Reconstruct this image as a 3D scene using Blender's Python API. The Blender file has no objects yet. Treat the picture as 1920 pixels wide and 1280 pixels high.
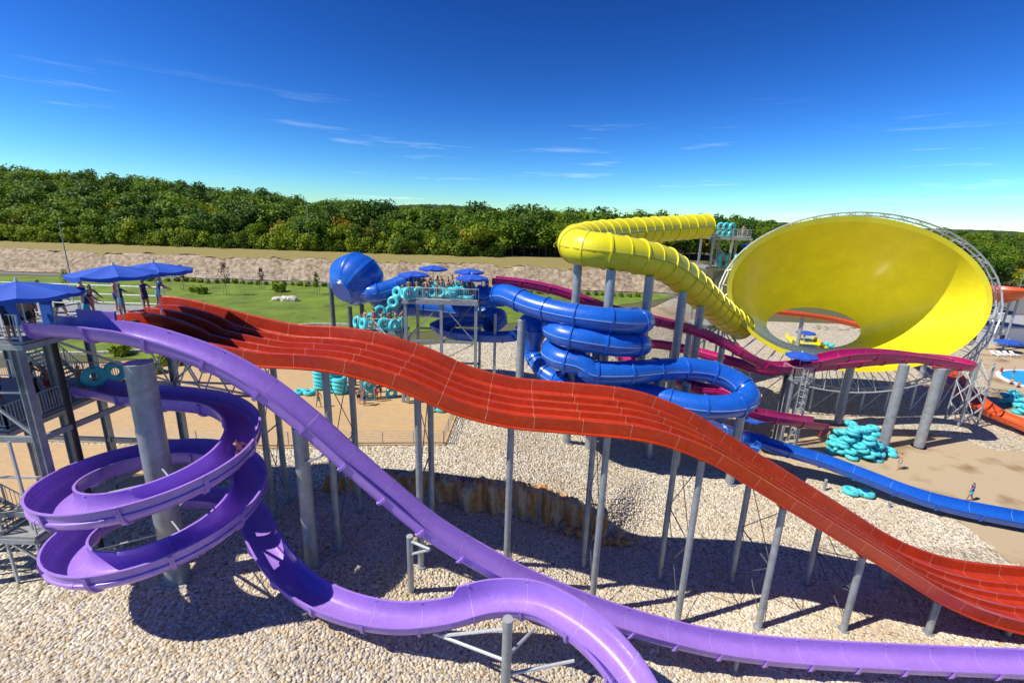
import bpy, bmesh, math, random
import numpy as np
from mathutils import Vector, Matrix, Quaternion
R = math.radians
rnd = random.Random(7)
scene = bpy.context.scene
col = scene.collection

# ---------------------------------------------------------------- camera
FPX = 853.3                      # 16 mm lens on 36 mm, in 1920-pixel units
PITCH, ROLL = R(14.8), R(1.9)
CAM = Vector((0, 0, 22.0))
fwd = Vector((0, math.cos(PITCH), -math.sin(PITCH)))
r0 = Vector((1, 0, 0)); u0 = r0.cross(fwd)
rgt = math.cos(ROLL) * r0 + math.sin(ROLL) * u0
upv = rgt.cross(fwd)
cd = bpy.data.cameras.new('camera'); cam = bpy.data.objects.new('camera', cd); col.objects.link(cam)
m3 = Matrix((rgt, upv, -fwd)).transposed()
cam.matrix_world = Matrix.Translation(CAM) @ m3.to_4x4()
cd.sensor_width = 36; cd.lens = 16.0; cd.clip_start = 0.1; cd.clip_end = 9000
scene.camera = cam
def ray(x, y): return rgt * ((x - 960) / FPX) + upv * ((640 - y) / FPX) + fwd
def at_z(x, y, z):
    d = ray(x, y); return CAM + d * ((z - CAM.z) / d.z)
def at_y(x, y, Y):
    d = ray(x, y); return CAM + d * (Y / d.y)

# ---------------------------------------------------------------- sky, sun, exposure
SUN_AZ = (0.946, 0.324); SUN_EL = R(50)
w = bpy.data.worlds.new('World'); scene.world = w; w.use_nodes = True
nt = w.node_tree; nt.nodes.clear()
sky = nt.nodes.new('ShaderNodeTexSky'); sky.sky_type = 'NISHITA'; sky.sun_disc = False
sky.sun_elevation = SUN_EL; sky.sun_rotation = math.atan2(-SUN_AZ[0], -SUN_AZ[1])
sky.air_density = 1.0; sky.dust_density = 0.05; sky.ozone_density = 3.0; sky.altitude = 50
bg = nt.nodes.new('ShaderNodeBackground'); bg.inputs[1].default_value = 0.13
outw = nt.nodes.new('ShaderNodeOutputWorld')
# thin cirrus streaks, part of the sky all round
tc = nt.nodes.new('ShaderNodeTexCoord')
mp = nt.nodes.new('ShaderNodeMapping'); mp.inputs['Scale'].default_value = (1.6, 1.6, 26)
mp.inputs['Rotation'].default_value = (0, R(-4), 0)
nz = nt.nodes.new('ShaderNodeTexNoise'); nz.inputs['Scale'].default_value = 2.3; nz.inputs['Detail'].default_value = 8; nz.inputs['Roughness'].default_value = .62
rp = nt.nodes.new('ShaderNodeValToRGB'); rp.color_ramp.elements[0].position = .60; rp.color_ramp.elements[1].position = .80
sx = nt.nodes.new('ShaderNodeSeparateXYZ')
rz = nt.nodes.new('ShaderNodeValToRGB')
rz.color_ramp.elements[0].position = .0; rz.color_ramp.elements[0].color = (1, 1, 1, 1)
rz.color_ramp.elements[1].position = .23; rz.color_ramp.elements[1].color = (0, 0, 0, 1)
mu = nt.nodes.new('ShaderNodeMath'); mu.operation = 'MULTIPLY'
mu2 = nt.nodes.new('ShaderNodeMath'); mu2.operation = 'MULTIPLY'; mu2.inputs[1].default_value = .7
hs = nt.nodes.new('ShaderNodeHueSaturation'); hs.inputs['Saturation'].default_value = 1.15
mx = nt.nodes.new('ShaderNodeMix'); mx.data_type = 'RGBA'; mx.inputs[7].default_value = (8.0, 8.6, 9.2, 1)
L = nt.links.new
L(tc.outputs['Generated'], mp.inputs[0]); L(mp.outputs[0], nz.inputs[0]); L(nz.outputs[0], rp.inputs[0])
L(tc.outputs['Generated'], sx.inputs[0]); L(sx.outputs['Z'], rz.inputs[0])
L(rp.outputs[0], mu.inputs[0]); L(rz.outputs[0], mu.inputs[1]); L(mu.outputs[0], mu2.inputs[0])
gm = nt.nodes.new('ShaderNodeGamma'); gm.inputs[1].default_value = 1.9
tint = nt.nodes.new('ShaderNodeMix'); tint.data_type = 'RGBA'; tint.blend_type = 'MULTIPLY'; tint.inputs[0].default_value = 1; tint.inputs[7].default_value = (.094, .142, .18, 1)
L(sky.outputs[0], hs.inputs['Color']); L(hs.outputs[0], gm.inputs[0]); L(gm.outputs[0], tint.inputs[6]); L(tint.outputs[2], mx.inputs[6]); L(mu2.outputs[0], mx.inputs[0])
L(mx.outputs[2], bg.inputs[0]); L(bg.outputs[0], outw.inputs[0])
sd = bpy.data.lights.new('sun', 'SUN'); sd.energy = 5.0; sd.angle = R(.5); sd.color = (1, .93, .80)
so = bpy.data.objects.new('sun', sd); col.objects.link(so); so.location = (-60, -30, 90)
sdir = Vector((SUN_AZ[0] * math.cos(SUN_EL), SUN_AZ[1] * math.cos(SUN_EL), -math.sin(SUN_EL)))
so.rotation_euler = sdir.to_track_quat('-Z', 'Y').to_euler()
scene.view_settings.view_transform = 'Standard'; scene.view_settings.look = 'None'
scene.view_settings.exposure = 0.30; scene.view_settings.gamma = 1.0

# ---------------------------------------------------------------- materials
M = {}
def mat(name, c, rough=.5, metal=0., spec=.5, coat=0., var=0., vscale=3., bump=0., bscale=20., c2=None, trans=0.):
    m = bpy.data.materials.new(name); m.use_nodes = True; n = m.node_tree.nodes; l = m.node_tree.links
    b = n['Principled BSDF']; b.inputs['Base Color'].default_value = (*c, 1); b.inputs['Roughness'].default_value = rough
    b.inputs['Metallic'].default_value = metal; b.inputs['Specular IOR Level'].default_value = spec
    b.inputs['Coat Weight'].default_value = coat; b.inputs['Coat Roughness'].default_value = .12
    if trans: b.inputs['Transmission Weight'].default_value = trans
    g = n.new('ShaderNodeNewGeometry') if (var or bump) else None
    if var:
        t = n.new('ShaderNodeTexNoise'); t.inputs['Scale'].default_value = vscale; t.inputs['Detail'].default_value = 5; t.inputs['Roughness'].default_value = .65
        l.new(g.outputs['Position'], t.inputs[0])
        r = n.new('ShaderNodeValToRGB'); r.color_ramp.elements[0].position = .3; r.color_ramp.elements[1].position = .7
        c2 = c2 or tuple(min(1, k * (1 + var)) for k in c); c1 = tuple(k * (1 - var) for k in c) if c2 is None or var < 1 else c
        r.color_ramp.elements[0].color = (*c1, 1); r.color_ramp.elements[1].color = (*c2, 1)
        l.new(t.outputs[0], r.inputs[0]); l.new(r.outputs[0], b.inputs['Base Color'])
    if name in ('red', 'purple', 'yellow', 'blue', 'magenta', 'orange'):
        tw_ = n.new('ShaderNodeTexNoise'); tw_.inputs['Scale'].default_value = 5.5; tw_.inputs['Detail'].default_value = 8; tw_.inputs['Roughness'].default_value = .7; l.new(g.outputs['Position'], tw_.inputs[0])
        rw = n.new('ShaderNodeMapRange'); rw.inputs[1].default_value = .45; rw.inputs[2].default_value = .8; rw.inputs[4].default_value = .28; l.new(tw_.outputs[0], rw.inputs[0])
        mw = n.new('ShaderNodeMix'); mw.data_type = 'RGBA'; mw.inputs[7].default_value = tuple(min(1, k * 1.35 + .06) for k in c) + (1,); l.new(rw.outputs[0], mw.inputs[0]); l.new(r.outputs[0], mw.inputs[6]); l.new(mw.outputs[2], b.inputs['Base Color'])
        rr_ = n.new('ShaderNodeMapRange'); rr_.inputs[1].default_value = .3; rr_.inputs[2].default_value = .75; rr_.inputs[3].default_value = rough * .75; rr_.inputs[4].default_value = rough * 1.6; l.new(tw_.outputs[0], rr_.inputs[0]); l.new(rr_.outputs[0], b.inputs['Roughness'])
    if bump:
        t2 = n.new('ShaderNodeTexNoise'); t2.inputs['Scale'].default_value = bscale; t2.inputs['Detail'].default_value = 4
        l.new(g.outputs['Position'], t2.inputs[0])
        bm = n.new('ShaderNodeBump'); bm.inputs['Strength'].default_value = bump; bm.inputs['Distance'].default_value = .1
        l.new(t2.outputs[0], bm.inputs['Height']); l.new(bm.outputs[0], b.inputs['Normal'])
    M[name] = m; return m
mat('red', (.47, .036, .006), .32, coat=.3, var=.16, vscale=.9)
mat('red_caulk', (.66, .26, .17), .6)
mat('purple', (.34, .19, .66), .30, coat=.35, var=.10, vscale=.8)
mat('purple_caulk', (.46, .36, .74), .6)
mat('yellow', (.80, .70, .012), .36, coat=.25, var=.10, vscale=.35)
mat('yellow_caulk', (.50, .42, .02), .5)
mat('blue', (.008, .105, .52), .28, coat=.4, var=.12, vscale=.7)
mat('blue_caulk', (.20, .36, .72), .5)
mat('magenta', (.40, .008, .13), .32, coat=.35, var=.12, vscale=.8)
mat('magenta_caulk', (.65, .30, .45), .5)
mat('orange', (.62, .085, .012), .35, coat=.3, var=.12)
mat('cyan_vinyl', (.085, .58, .64), .38, var=.10, vscale=2)
mat('dark_handle', (.015, .02, .03), .6)
mat('steel', (.34, .37, .40), .50, metal=.45, var=.22, vscale=2.2)
mat('steel_dark', (.12, .135, .15), .55, metal=.3, var=.2, vscale=2)
mat('steel_pale', (.55, .58, .60), .45, metal=.4, var=.15, vscale=5)
mat('black_pipe', (.012, .012, .014), .5)
mat('deck', (.27, .28, .28), .7, var=.15, vscale=6)
mat('umbrella_blue', (.016, .085, .50), .7, var=.08)
mat('umbrella_pole', (.75, .75, .75), .4)
mat('concrete', (.43, .335, .215), .85, var=.16, vscale=.25, bump=.1, bscale=12)
mat('kerb_stone', (.55, .50, .42), .85, var=.2, vscale=2)
mat('lawn', (.125, .190, .012), .9, var=.45, vscale=.22, bump=.5, bscale=9)
mat('dry_grass', (.42, .30, .09), .95, var=.35, vscale=.6, bump=.6, bscale=3, c2=(.24, .23, .07))
mat('soil', (.20, .165, .085), .95, var=.4, vscale=.12, c2=(.08, .10, .025))
mat('bank_rock', (.25, .155, .085), .95, var=.5, vscale=1.1, bump=1., bscale=1.5, c2=(.52, .42, .30))
mat('asphalt', (.16, .15, .145), .9, var=.15, vscale=1)
mat('rock', (.42, .27, .13), .9, var=.6, vscale=.8, bump=1., bscale=3.5, c2=(.60, .50, .36))
mat('boulder', (.58, .52, .43), .9, var=.3, vscale=1.5, bump=.6, bscale=4)
mat('bark', (.10, .075, .05), .9, var=.3, vscale=3)
def leaf(name, c):
    m = bpy.data.materials.new(name); m.use_nodes = True; n = m.node_tree.nodes; l = m.node_tree.links; b = n['Principled BSDF']; b.inputs['Roughness'].default_value = .6; b.inputs['Specular IOR Level'].default_value = .25
    g = n.new('ShaderNodeNewGeometry'); t = n.new('ShaderNodeTexNoise'); t.inputs['Scale'].default_value = .45; t.inputs['Detail'].default_value = 4; l.new(g.outputs['Position'], t.inputs[0])
    oi = n.new('ShaderNodeObjectInfo'); ad = n.new('ShaderNodeMath'); ad.operation = 'MULTIPLY_ADD'; ad.inputs[1].default_value = .75; l.new(oi.outputs['Random'], ad.inputs[0]); l.new(t.outputs[0], ad.inputs[2])
    r = n.new('ShaderNodeValToRGB'); e = r.color_ramp.elements; e[0].position = .35; e[0].color = (c[0] * .5, c[1] * .58, c[2] * .8, 1); e[1].position = 1.0; e[1].color = (min(1, c[0] * 1.9), c[1] * 1.45, c[2] * 1.2, 1); k = e.new(.7); k.color = (*c, 1)
    l.new(ad.outputs[0], r.inputs[0]); l.new(r.outputs[0], b.inputs['Base Color'])
    tr_ = n.new('ShaderNodeBsdfTranslucent'); l.new(r.outputs[0], tr_.inputs[0]); mxs = n.new('ShaderNodeMixShader'); mxs.inputs[0].default_value = .32
    l.new(b.outputs[0], mxs.inputs[1]); l.new(tr_.outputs[0], mxs.inputs[2]); l.new(mxs.outputs[0], n['Material Output'].inputs[0]); M[name] = m
leaf('leaf_a', (.090, .185, .012)); leaf('leaf_b', (.135, .225, .014)); leaf('leaf_c', (.055, .125, .014)); leaf('leaf_d', (.190, .185, .015)); leaf('leaf_red', (.060, .022, .022))
mat('far_wood', (.030, .055, .016), .95, var=.6, vscale=.05, bump=1., bscale=.1)
mat('wood_stake', (.30, .22, .13), .8)
mat('skin', (.50, .27, .17), .55, var=.06, vscale=4)
mat('skin_tan', (.34, .17, .10), .55, var=.06, vscale=4)
mat('hair', (.025, .016, .010), .6)
mat('navy_cloth', (.010, .022, .11), .8)
mat('blue_cloth', (.015, .06, .32), .8)
mat('aqua_cloth', (.06, .40, .55), .8)
mat('red_cloth', (.42, .02, .02), .8)
mat('black_cloth', (.012, .012, .016), .8)
mat('grey_cloth', (.30, .32, .32), .8, var=.3, vscale=9)
mat('pink_cloth', (.55, .12, .20), .8)
mat('white_paint', (.78, .78, .76), .5, var=.05)
mat('grey_wall', (.36, .36, .36), .8, var=.08)
mat('roof_tile', (.42, .13, .06), .8)
mat('pool_water', (.03, .36, .58), .08, var=.12, vscale=.6)
mat('pool_edge', (.70, .76, .80), .5)
mat('car_dark', (.02, .022, .028), .25, coat=.6)
mat('car_silver', (.42, .43, .45), .3, metal=.5, coat=.5)
mat('car_white', (.75, .75, .75), .3, coat=.5)
mat('car_blue', (.03, .07, .22), .3, coat=.5)
mat('glass_dark', (.012, .015, .02), .08)
mat('tyre', (.012, .012, .012), .8)
mat('mat_blue', (.02, .13, .58), .7)
mat('rubber_roller', (.05, .045, .045), .8)

def node_mat(name, build):
    m = bpy.data.materials.new(name); m.use_nodes = True
    build(m.node_tree.nodes, m.node_tree.links, m.node_tree.nodes['Principled BSDF']); M[name] = m
def gravel_nodes(n, l, b):
    g = n.new('ShaderNodeNewGeometry')
    v = n.new('ShaderNodeTexVoronoi'); v.inputs['Scale'].default_value = 6.5
    l.new(g.outputs['Position'], v.inputs['Vector'])
    r = n.new('ShaderNodeValToRGB')
    e = r.color_ramp.elements; e[0].position = 0; e[0].color = (.26, .21, .14, 1); e[1].position = 1; e[1].color = (.72, .66, .52, 1)
    k = e.new(.5); k.color = (.52, .46, .35, 1)
    s = n.new('ShaderNodeSeparateColor'); l.new(v.outputs['Color'], s.inputs[0]); l.new(s.outputs[0], r.inputs[0])
    l.new(r.outputs[0], b.inputs['Base Color']); b.inputs['Roughness'].default_value = .9
    d = n.new('ShaderNodeMath'); d.operation = 'SUBTRACT'; d.inputs[0].default_value = 1; l.new(v.outputs['Distance'], d.inputs[1])
    bu = n.new('ShaderNodeBump'); bu.inputs['Strength'].default_value = 1.; bu.inputs['Distance'].default_value = .12
    l.new(d.outputs[0], bu.inputs['Height']); l.new(bu.outputs[0], b.inputs['Normal'])
node_mat('gravel', gravel_nodes)
def stone_nodes(n, l, b):
    o = n.new('ShaderNodeObjectInfo'); r = n.new('ShaderNodeValToRGB')
    e = r.color_ramp.elements; e[0].position = 0; e[0].color = (.42, .32, .18, 1); e[1].position = 1; e[1].color = (.76, .72, .63, 1)
    for p, c in ((.12, (.56, .47, .32)), (.4, (.66, .60, .48)), (.62, (.56, .52, .45)), (.8, (.40, .39, .38))):
        k = e.new(p); k.color = (*c, 1)
    l.new(o.outputs['Random'], r.inputs[0]); b.inputs['Roughness'].default_value = .88
    g = n.new('ShaderNodeNewGeometry'); t = n.new('ShaderNodeTexNoise'); t.inputs['Scale'].default_value = .22; t.inputs['Detail'].default_value = 5; l.new(g.outputs['Position'], t.inputs[0])
    q = n.new('ShaderNodeValToRGB'); q.color_ramp.elements[0].position = .3; q.color_ramp.elements[0].color = (.88, .80, .68, 1); q.color_ramp.elements[1].position = .6; q.color_ramp.elements[1].color = (1.05, 1.04, 1.02, 1); l.new(t.outputs[0], q.inputs[0])
    mm = n.new('ShaderNodeMix'); mm.data_type = 'RGBA'; mm.blend_type = 'MULTIPLY'; mm.inputs[0].default_value = 1; l.new(r.outputs[0], mm.inputs[6]); l.new(q.outputs[0], mm.inputs[7]); l.new(mm.outputs[2], b.inputs['Base Color'])
node_mat('pebble', stone_nodes)
def paver_nodes(n, l, b):
    g = n.new('ShaderNodeNewGeometry'); mp = n.new('ShaderNodeMapping'); mp.inputs['Rotation'].default_value = (0, 0, R(14))
    br = n.new('ShaderNodeTexBrick'); br.inputs['Scale'].default_value = 1.0
    br.inputs['Brick Width'].default_value = .42; br.inputs['Row Height'].default_value = .21; br.inputs['Mortar Size'].default_value = .008
    br.inputs['Color1'].default_value = (.56, .37, .17, 1); br.inputs['Color2'].default_value = (.47, .33, .18, 1); br.inputs['Mortar'].default_value = (.33, .24, .14, 1)
    l.new(g.outputs['Position'], mp.inputs[0]); l.new(mp.outputs[0], br.inputs['Vector']); l.new(br.outputs['Color'], b.inputs['Base Color'])
    b.inputs['Roughness'].default_value = .85
node_mat('paver', paver_nodes)
def wet_nodes(n, l, b):
    g = n.new('ShaderNodeNewGeometry')
    t = n.new('ShaderNodeTexNoise'); t.inputs['Scale'].default_value = .28; t.inputs['Detail'].default_value = 6
    l.new(g.outputs['Position'], t.inputs[0])
    r = n.new('ShaderNodeValToRGB'); e = r.color_ramp.elements
    e[0].position = .30; e[0].color = (.25, .165, .075, 1); e[1].position = .48; e[1].color = (.46, .36, .23, 1)
    l.new(t.outputs[0], r.inputs[0]); l.new(r.outputs[0], b.inputs['Base Color']); b.inputs['Roughness'].default_value = .8
node_mat('concrete', wet_nodes)
def rockface_nodes(n, l, b):
    g = n.new('ShaderNodeNewGeometry'); mp = n.new('ShaderNodeMapping'); mp.inputs['Scale'].default_value = (1.6, 1.6, .25)
    t = n.new('ShaderNodeTexNoise'); t.inputs['Scale'].default_value = 1.3; t.inputs['Detail'].default_value = 8; t.inputs['Roughness'].default_value = .7
    l.new(g.outputs['Position'], mp.inputs[0]); l.new(mp.outputs[0], t.inputs[0])
    r = n.new('ShaderNodeValToRGB'); e = r.color_ramp.elements
    e[0].position = .32; e[0].color = (.34, .17, .07, 1); e[1].position = .70; e[1].color = (.72, .63, .47, 1)
    k = e.new(.44); k.color = (.62, .30, .09, 1); k = e.new(.55); k.color = (.62, .49, .31, 1)
    l.new(t.outputs[0], r.inputs[0]); l.new(r.outputs[0], b.inputs['Base Color']); b.inputs['Roughness'].default_value = .9
    bu = n.new('ShaderNodeBump'); bu.inputs['Distance'].default_value = .25; l.new(t.outputs[0], bu.inputs['Height']); l.new(bu.outputs[0], b.inputs['Normal'])
node_mat('rock_face', rockface_nodes)

# ---------------------------------------------------------------- helpers
def smooth(t): t = min(1, max(0, t)); return t * t * (3 - 2 * t)
def interp(x, tab):
    if x <= tab[0][0]: return tab[0][1]
    for (a, b), (c, d) in zip(tab, tab[1:]):
        if x <= c: return b + (d - b) * (x - a) / (c - a)
    return tab[-1][1]
def tag(o, label=None, cat=None, group=None, kind=None):
    if label: o['label'] = label
    if cat: o['category'] = cat
    if group: o['group'] = group
    if kind: o['kind'] = kind
    return o
def par(o, root):
    o.parent = root; o.matrix_parent_inverse = Matrix.Translation(root.location).inverted() if root.rotation_euler.z == 0 else (Matrix.Translation(root.location) @ root.rotation_euler.to_matrix().to_4x4()).inverted()
    return o
def empty(name, loc, label=None, cat=None, group=None, rz=0):
    o = bpy.data.objects.new(name, None); o.location = Vector(loc); o.rotation_euler = (0, 0, rz); o.empty_display_size = .3
    col.objects.link(o); return tag(o, label, cat, group)
class MB:
    def __init__(s): s.v = []; s.f = []; s.mi = []
    def add(s, vs, fs, mi=0):
        k = len(s.v); s.v += [tuple(p) for p in vs]; s.f += [tuple(i + k for i in f) for f in fs]; s.mi += [mi] * len(fs); return s
    def box(s, c, d, rz=0, mi=0):
        x, y, z = (k / 2 for k in d); cs, sn = math.cos(rz), math.sin(rz)
        vs = [(c[0] + a * x * cs - b * y * sn, c[1] + a * x * sn + b * y * cs, c[2] + e * z) for a in (-1, 1) for b in (-1, 1) for e in (-1, 1)]
        return s.add(vs, [(0, 1, 3, 2), (4, 6, 7, 5), (0, 4, 5, 1), (2, 3, 7, 6), (0, 2, 6, 4), (1, 5, 7, 3)], mi)
    def bar(s, a, b, wd, ht=None, mi=0):
        a, b = Vector(a), Vector(b); t = (b - a).normalized(); u = Vector((0, 0, 1)) if abs(t.z) < .95 else Vector((1, 0, 0))
        p = t.cross(u).normalized(); q = p.cross(t); ht = ht or wd; vs = []
        for e in (a, b):
            for i, j in ((-1, -1), (1, -1), (1, 1), (-1, 1)): vs.append(e + p * i * wd / 2 + q * j * ht / 2)
        return s.add(vs, [(0, 1, 2, 3), (7, 6, 5, 4), (0, 4, 5, 1), (1, 5, 6, 2), (2, 6, 7, 3), (3, 7, 4, 0)], mi)
    def cyl(s, a, b, ra, rb=None, n=10, mi=0, cap=True):
        a, b = Vector(a), Vector(b); rb = ra if rb is None else rb; t = (b - a).normalized()
        u = Vector((0, 0, 1)) if abs(t.z) < .95 else Vector((1, 0, 0)); p = t.cross(u).normalized(); q = p.cross(t); vs = []
        for e, r in ((a, ra), (b, rb)):
            for i in range(n):
                an = 2 * math.pi * i / n; vs.append(e + p * math.cos(an) * r + q * math.sin(an) * r)
        fs = [(i, (i + 1) % n, n + (i + 1) % n, n + i) for i in range(n)]
        if cap: fs += [tuple(range(n))[::-1], tuple(range(n, 2 * n))]
        return s.add(vs, fs, mi)
    def lathe(s, prof, c, n=24, mi=0):
        vs = []; fs = []
        for r, z in prof:
            for i in range(n):
                an = 2 * math.pi * i / n; vs.append((c[0] + r * math.cos(an), c[1] + r * math.sin(an), c[2] + z))
        for j in range(len(prof) - 1):
            for i in range(n): fs.append((j * n + i, j * n + (i + 1) % n, (j + 1) * n + (i + 1) % n, (j + 1) * n + i))
        return s.add(vs, fs, mi)
    def torus(s, c, Rr, r, n=18, k=8, ax=None, mi=0, sx=1.):
        vs = []; fs = []; Q = ax if ax is not None else Matrix.Identity(3)
        for i in range(n):
            a = 2 * math.pi * i / n
            for j in range(k):
                b = 2 * math.pi * j / k
                p = Vector(((Rr + r * math.cos(b)) * math.cos(a) * sx, (Rr + r * math.cos(b)) * math.sin(a), r * math.sin(b)))
                vs.append(Vector(c) + Q @ p)
        for i in range(n):
            for j in range(k): fs.append((i * k + j, ((i + 1) % n) * k + j, ((i + 1) % n) * k + (j + 1) % k, i * k + (j + 1) % k))
        return s.add(vs, fs, mi)
    def build(s, name, mats, parent=None, smooth_a=40, sharp=True):
        me = bpy.data.meshes.new(name); me.from_pydata(s.v, [], s.f)
        for m in ([mats] if isinstance(mats, str) else mats): me.materials.append(M[m])
        if any(s.mi): me.polygons.foreach_set('material_index', s.mi)
        me.polygons.foreach_set('use_smooth', [True] * len(s.f))
        me.update()
        if sharp: me.set_sharp_from_angle(angle=R(smooth_a))
        o = bpy.data.objects.new(name, me); col.objects.link(o)
        if parent is not None: par(o, parent)
        return o
def inst(src, name=None, parent=None):
    o = src.copy(); col.objects.link(o); o.parent = parent
    if parent is None: o.matrix_parent_inverse = Matrix.Identity(4)
    return o
def copy_tree(root):
    c = root.copy(); col.objects.link(c)
    for ch in root.children:
        d = ch.copy(); col.objects.link(d); d.parent = c; d.matrix_parent_inverse = ch.matrix_parent_inverse.copy()
        for g in ch.children:
            e = g.copy(); col.objects.link(e); e.parent = d; e.matrix_parent_inverse = g.matrix_parent_inverse.copy()
    return c
def catmull(P, step=.35):
    P = [Vector(p) for p in P]; Q = [P[0] * 2 - P[1]] + P + [P[-1] * 2 - P[-2]]; out = []
    for i in range(1, len(Q) - 2):
        a, b, c, d = Q[i - 1:i + 3]
        n = max(2, int((c - b).length / .08))
        for k in range(n):
            t = k / n
            out.append(.5 * ((2 * b) + (c - a) * t + (2 * a - 5 * b + 4 * c - d) * t * t + (3 * b - a - 3 * c + d) * t ** 3))
    out.append(P[-1])
    L_ = [0]
    for a, b in zip(out, out[1:]): L_.append(L_[-1] + (b - a).length)
    return out, L_
class Path:
    def __init__(s, P): s.p, s.l = catmull(P); s.len = s.l[-1]
    def at(s, d):
        d = min(max(d, 0), s.len)
        lo, hi = 0, len(s.l) - 1
        while hi - lo > 1:
            m = (lo + hi) // 2
            if s.l[m] <= d: lo = m
            else: hi = m
        t = (d - s.l[lo]) / max(1e-6, s.l[hi] - s.l[lo]); return s.p[lo].lerp(s.p[hi], t)
    def frame(s, d, bank=0):
        t = (s.at(d + .15) - s.at(d - .15)).normalized(); S = t.cross(Vector((0, 0, 1))).normalized(); U = S.cross(t)
        if bank: q = Quaternion(t, bank); S = q @ S; U = q @ U
        return s.at(d), S, U, t
def offset2d(prof, th):
    out = []
    for i, (x, y) in enumerate(prof):
        a = prof[max(0, i - 1)]; b = prof[min(len(prof) - 1, i + 1)]
        dx, dy = b[0] - a[0], b[1] - a[1]; l = math.hypot(dx, dy) or 1; out.append((x + dy / l * th, y - dx / l * th))
    return out
def flume(root, path, prof, m, caulk, sec=2.35, th=.05, fl=.08, d0=0, d1=None, bank=None, step=.4, name='section', profs=None):
    """open channel swept along a path, one child mesh for each moulded section, flanged at the joints"""
    d1 = path.len if d1 is None else d1; n = max(1, round((d1 - d0) / sec)); sl = (d1 - d0) / n
    for k in range(n):
        a, b = d0 + k * sl + .004, d0 + (k + 1) * sl - .004
        inner = int((b - a) / step) + 1
        ds = [(a, fl, 1), (a + .025, fl, 0), (a + .06, fl, 0), (a + .062, 0, 0)] + [(a + .062 + (b - a - .124) * j / inner, 0, 0) for j in range(1, inner)] + [(b - .062, 0, 0), (b - .06, fl, 0), (b, fl, 0)]
        mb = MB(); rings = []
        for d, f, _ in ds:
            pr = profs(d) if profs else prof
            loop = list(pr) + offset2d(pr, th + f)[::-1]
            o, S, U, t = path.frame(d, bank(d) if bank else 0)
            rings.append([o + S * x + U * y for x, y in loop])
        N = len(rings[0]); h = N // 2
        for r_ in rings: mb.v += [tuple(p) for p in r_]
        for i in range(len(rings) - 1):
            for j in range(N):
                q = (j + 1) % N; mb.f.append((i * N + j, i * N + q, (i + 1) * N + q, (i + 1) * N + j)); mb.mi.append(1 if (i == 0 and j < h - 1) else 0)
        for i in (0, len(rings) - 1):
            for j in range(h - 1): mb.f.append((i * N + j, i * N + j + 1, i * N + N - 2 - j, i * N + N - 1 - j)); mb.mi.append(0)
        mb.build(name, [m, caulk], root, 32)
def tube(root, path, r, m, caulk, sec=2.6, d0=0, d1=None, fl=.09, rib=0, n=28, name='section', rad=None):
    d1 = path.len if d1 is None else d1; k = max(1, round((d1 - d0) / sec)); sl = (d1 - d0) / k
    for s_ in range(k):
        a, b = d0 + s_ * sl, d0 + (s_ + 1) * sl
        ds = [(a, fl, 1), (a + .07, fl, 1), (a + .072, 0, 0)]; inner = max(4, int((b - a) / .35))
        ribs = [a + (b - a) * (q + 1) / (rib + 1) for q in range(rib)]
        pts = [a + .072 + (b - a - .144) * j / inner for j in range(1, inner)]
        for q in ribs: pts = [p for p in pts if abs(p - q) > .07] + [q - .05, q - .048, q + .048, q + .05]
        for p in sorted(pts): ds.append((p, fl * .55 if any(abs(p - q) < .049 for q in ribs) else 0, 0))
        ds += [(b - .072, 0, 0), (b - .07, fl, 0), (b - .003, fl, 0)]
        mb = MB()
        for d, f, _ in ds:
            o, S, U, t = path.frame(d); rr = (rad(d) if rad else r) + f
            for j in range(n):
                an = 2 * math.pi * j / n; mb.v.append(tuple(o + S * math.cos(an) * rr + U * math.sin(an) * rr))
        for i in range(len(ds) - 1):
            for j in range(n):
                q = (j + 1) % n; mb.f.append((i * n + j, i * n + q, (i + 1) * n + q, (i + 1) * n + j)); mb.mi.append(0)
        # longitudinal half-shell joint along both sides
        for an in (0.02, math.pi - .02):
            prev = None
            for d, f, _ in ds[::2]:
                o, S, U, t = path.frame(d); rr = (rad(d) if rad else r)
                c = [o + (S * math.cos(an + e) + U * math.sin(an + e)) * (rr + h_) for e, h_ in ((-.03, -.01), (-.03, .055), (.03, .055), (.03, -.01))]
                k0 = len(mb.v); mb.v += [tuple(p) for p in c]
                if prev is not None:
                    for u_ in range(3): mb.f.append((prev + u_, prev + u_ + 1, k0 + u_ + 1, k0 + u_)); mb.mi.append(1)
                prev = k0
        mb.build(name, [m, caulk], root, 30)

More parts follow.
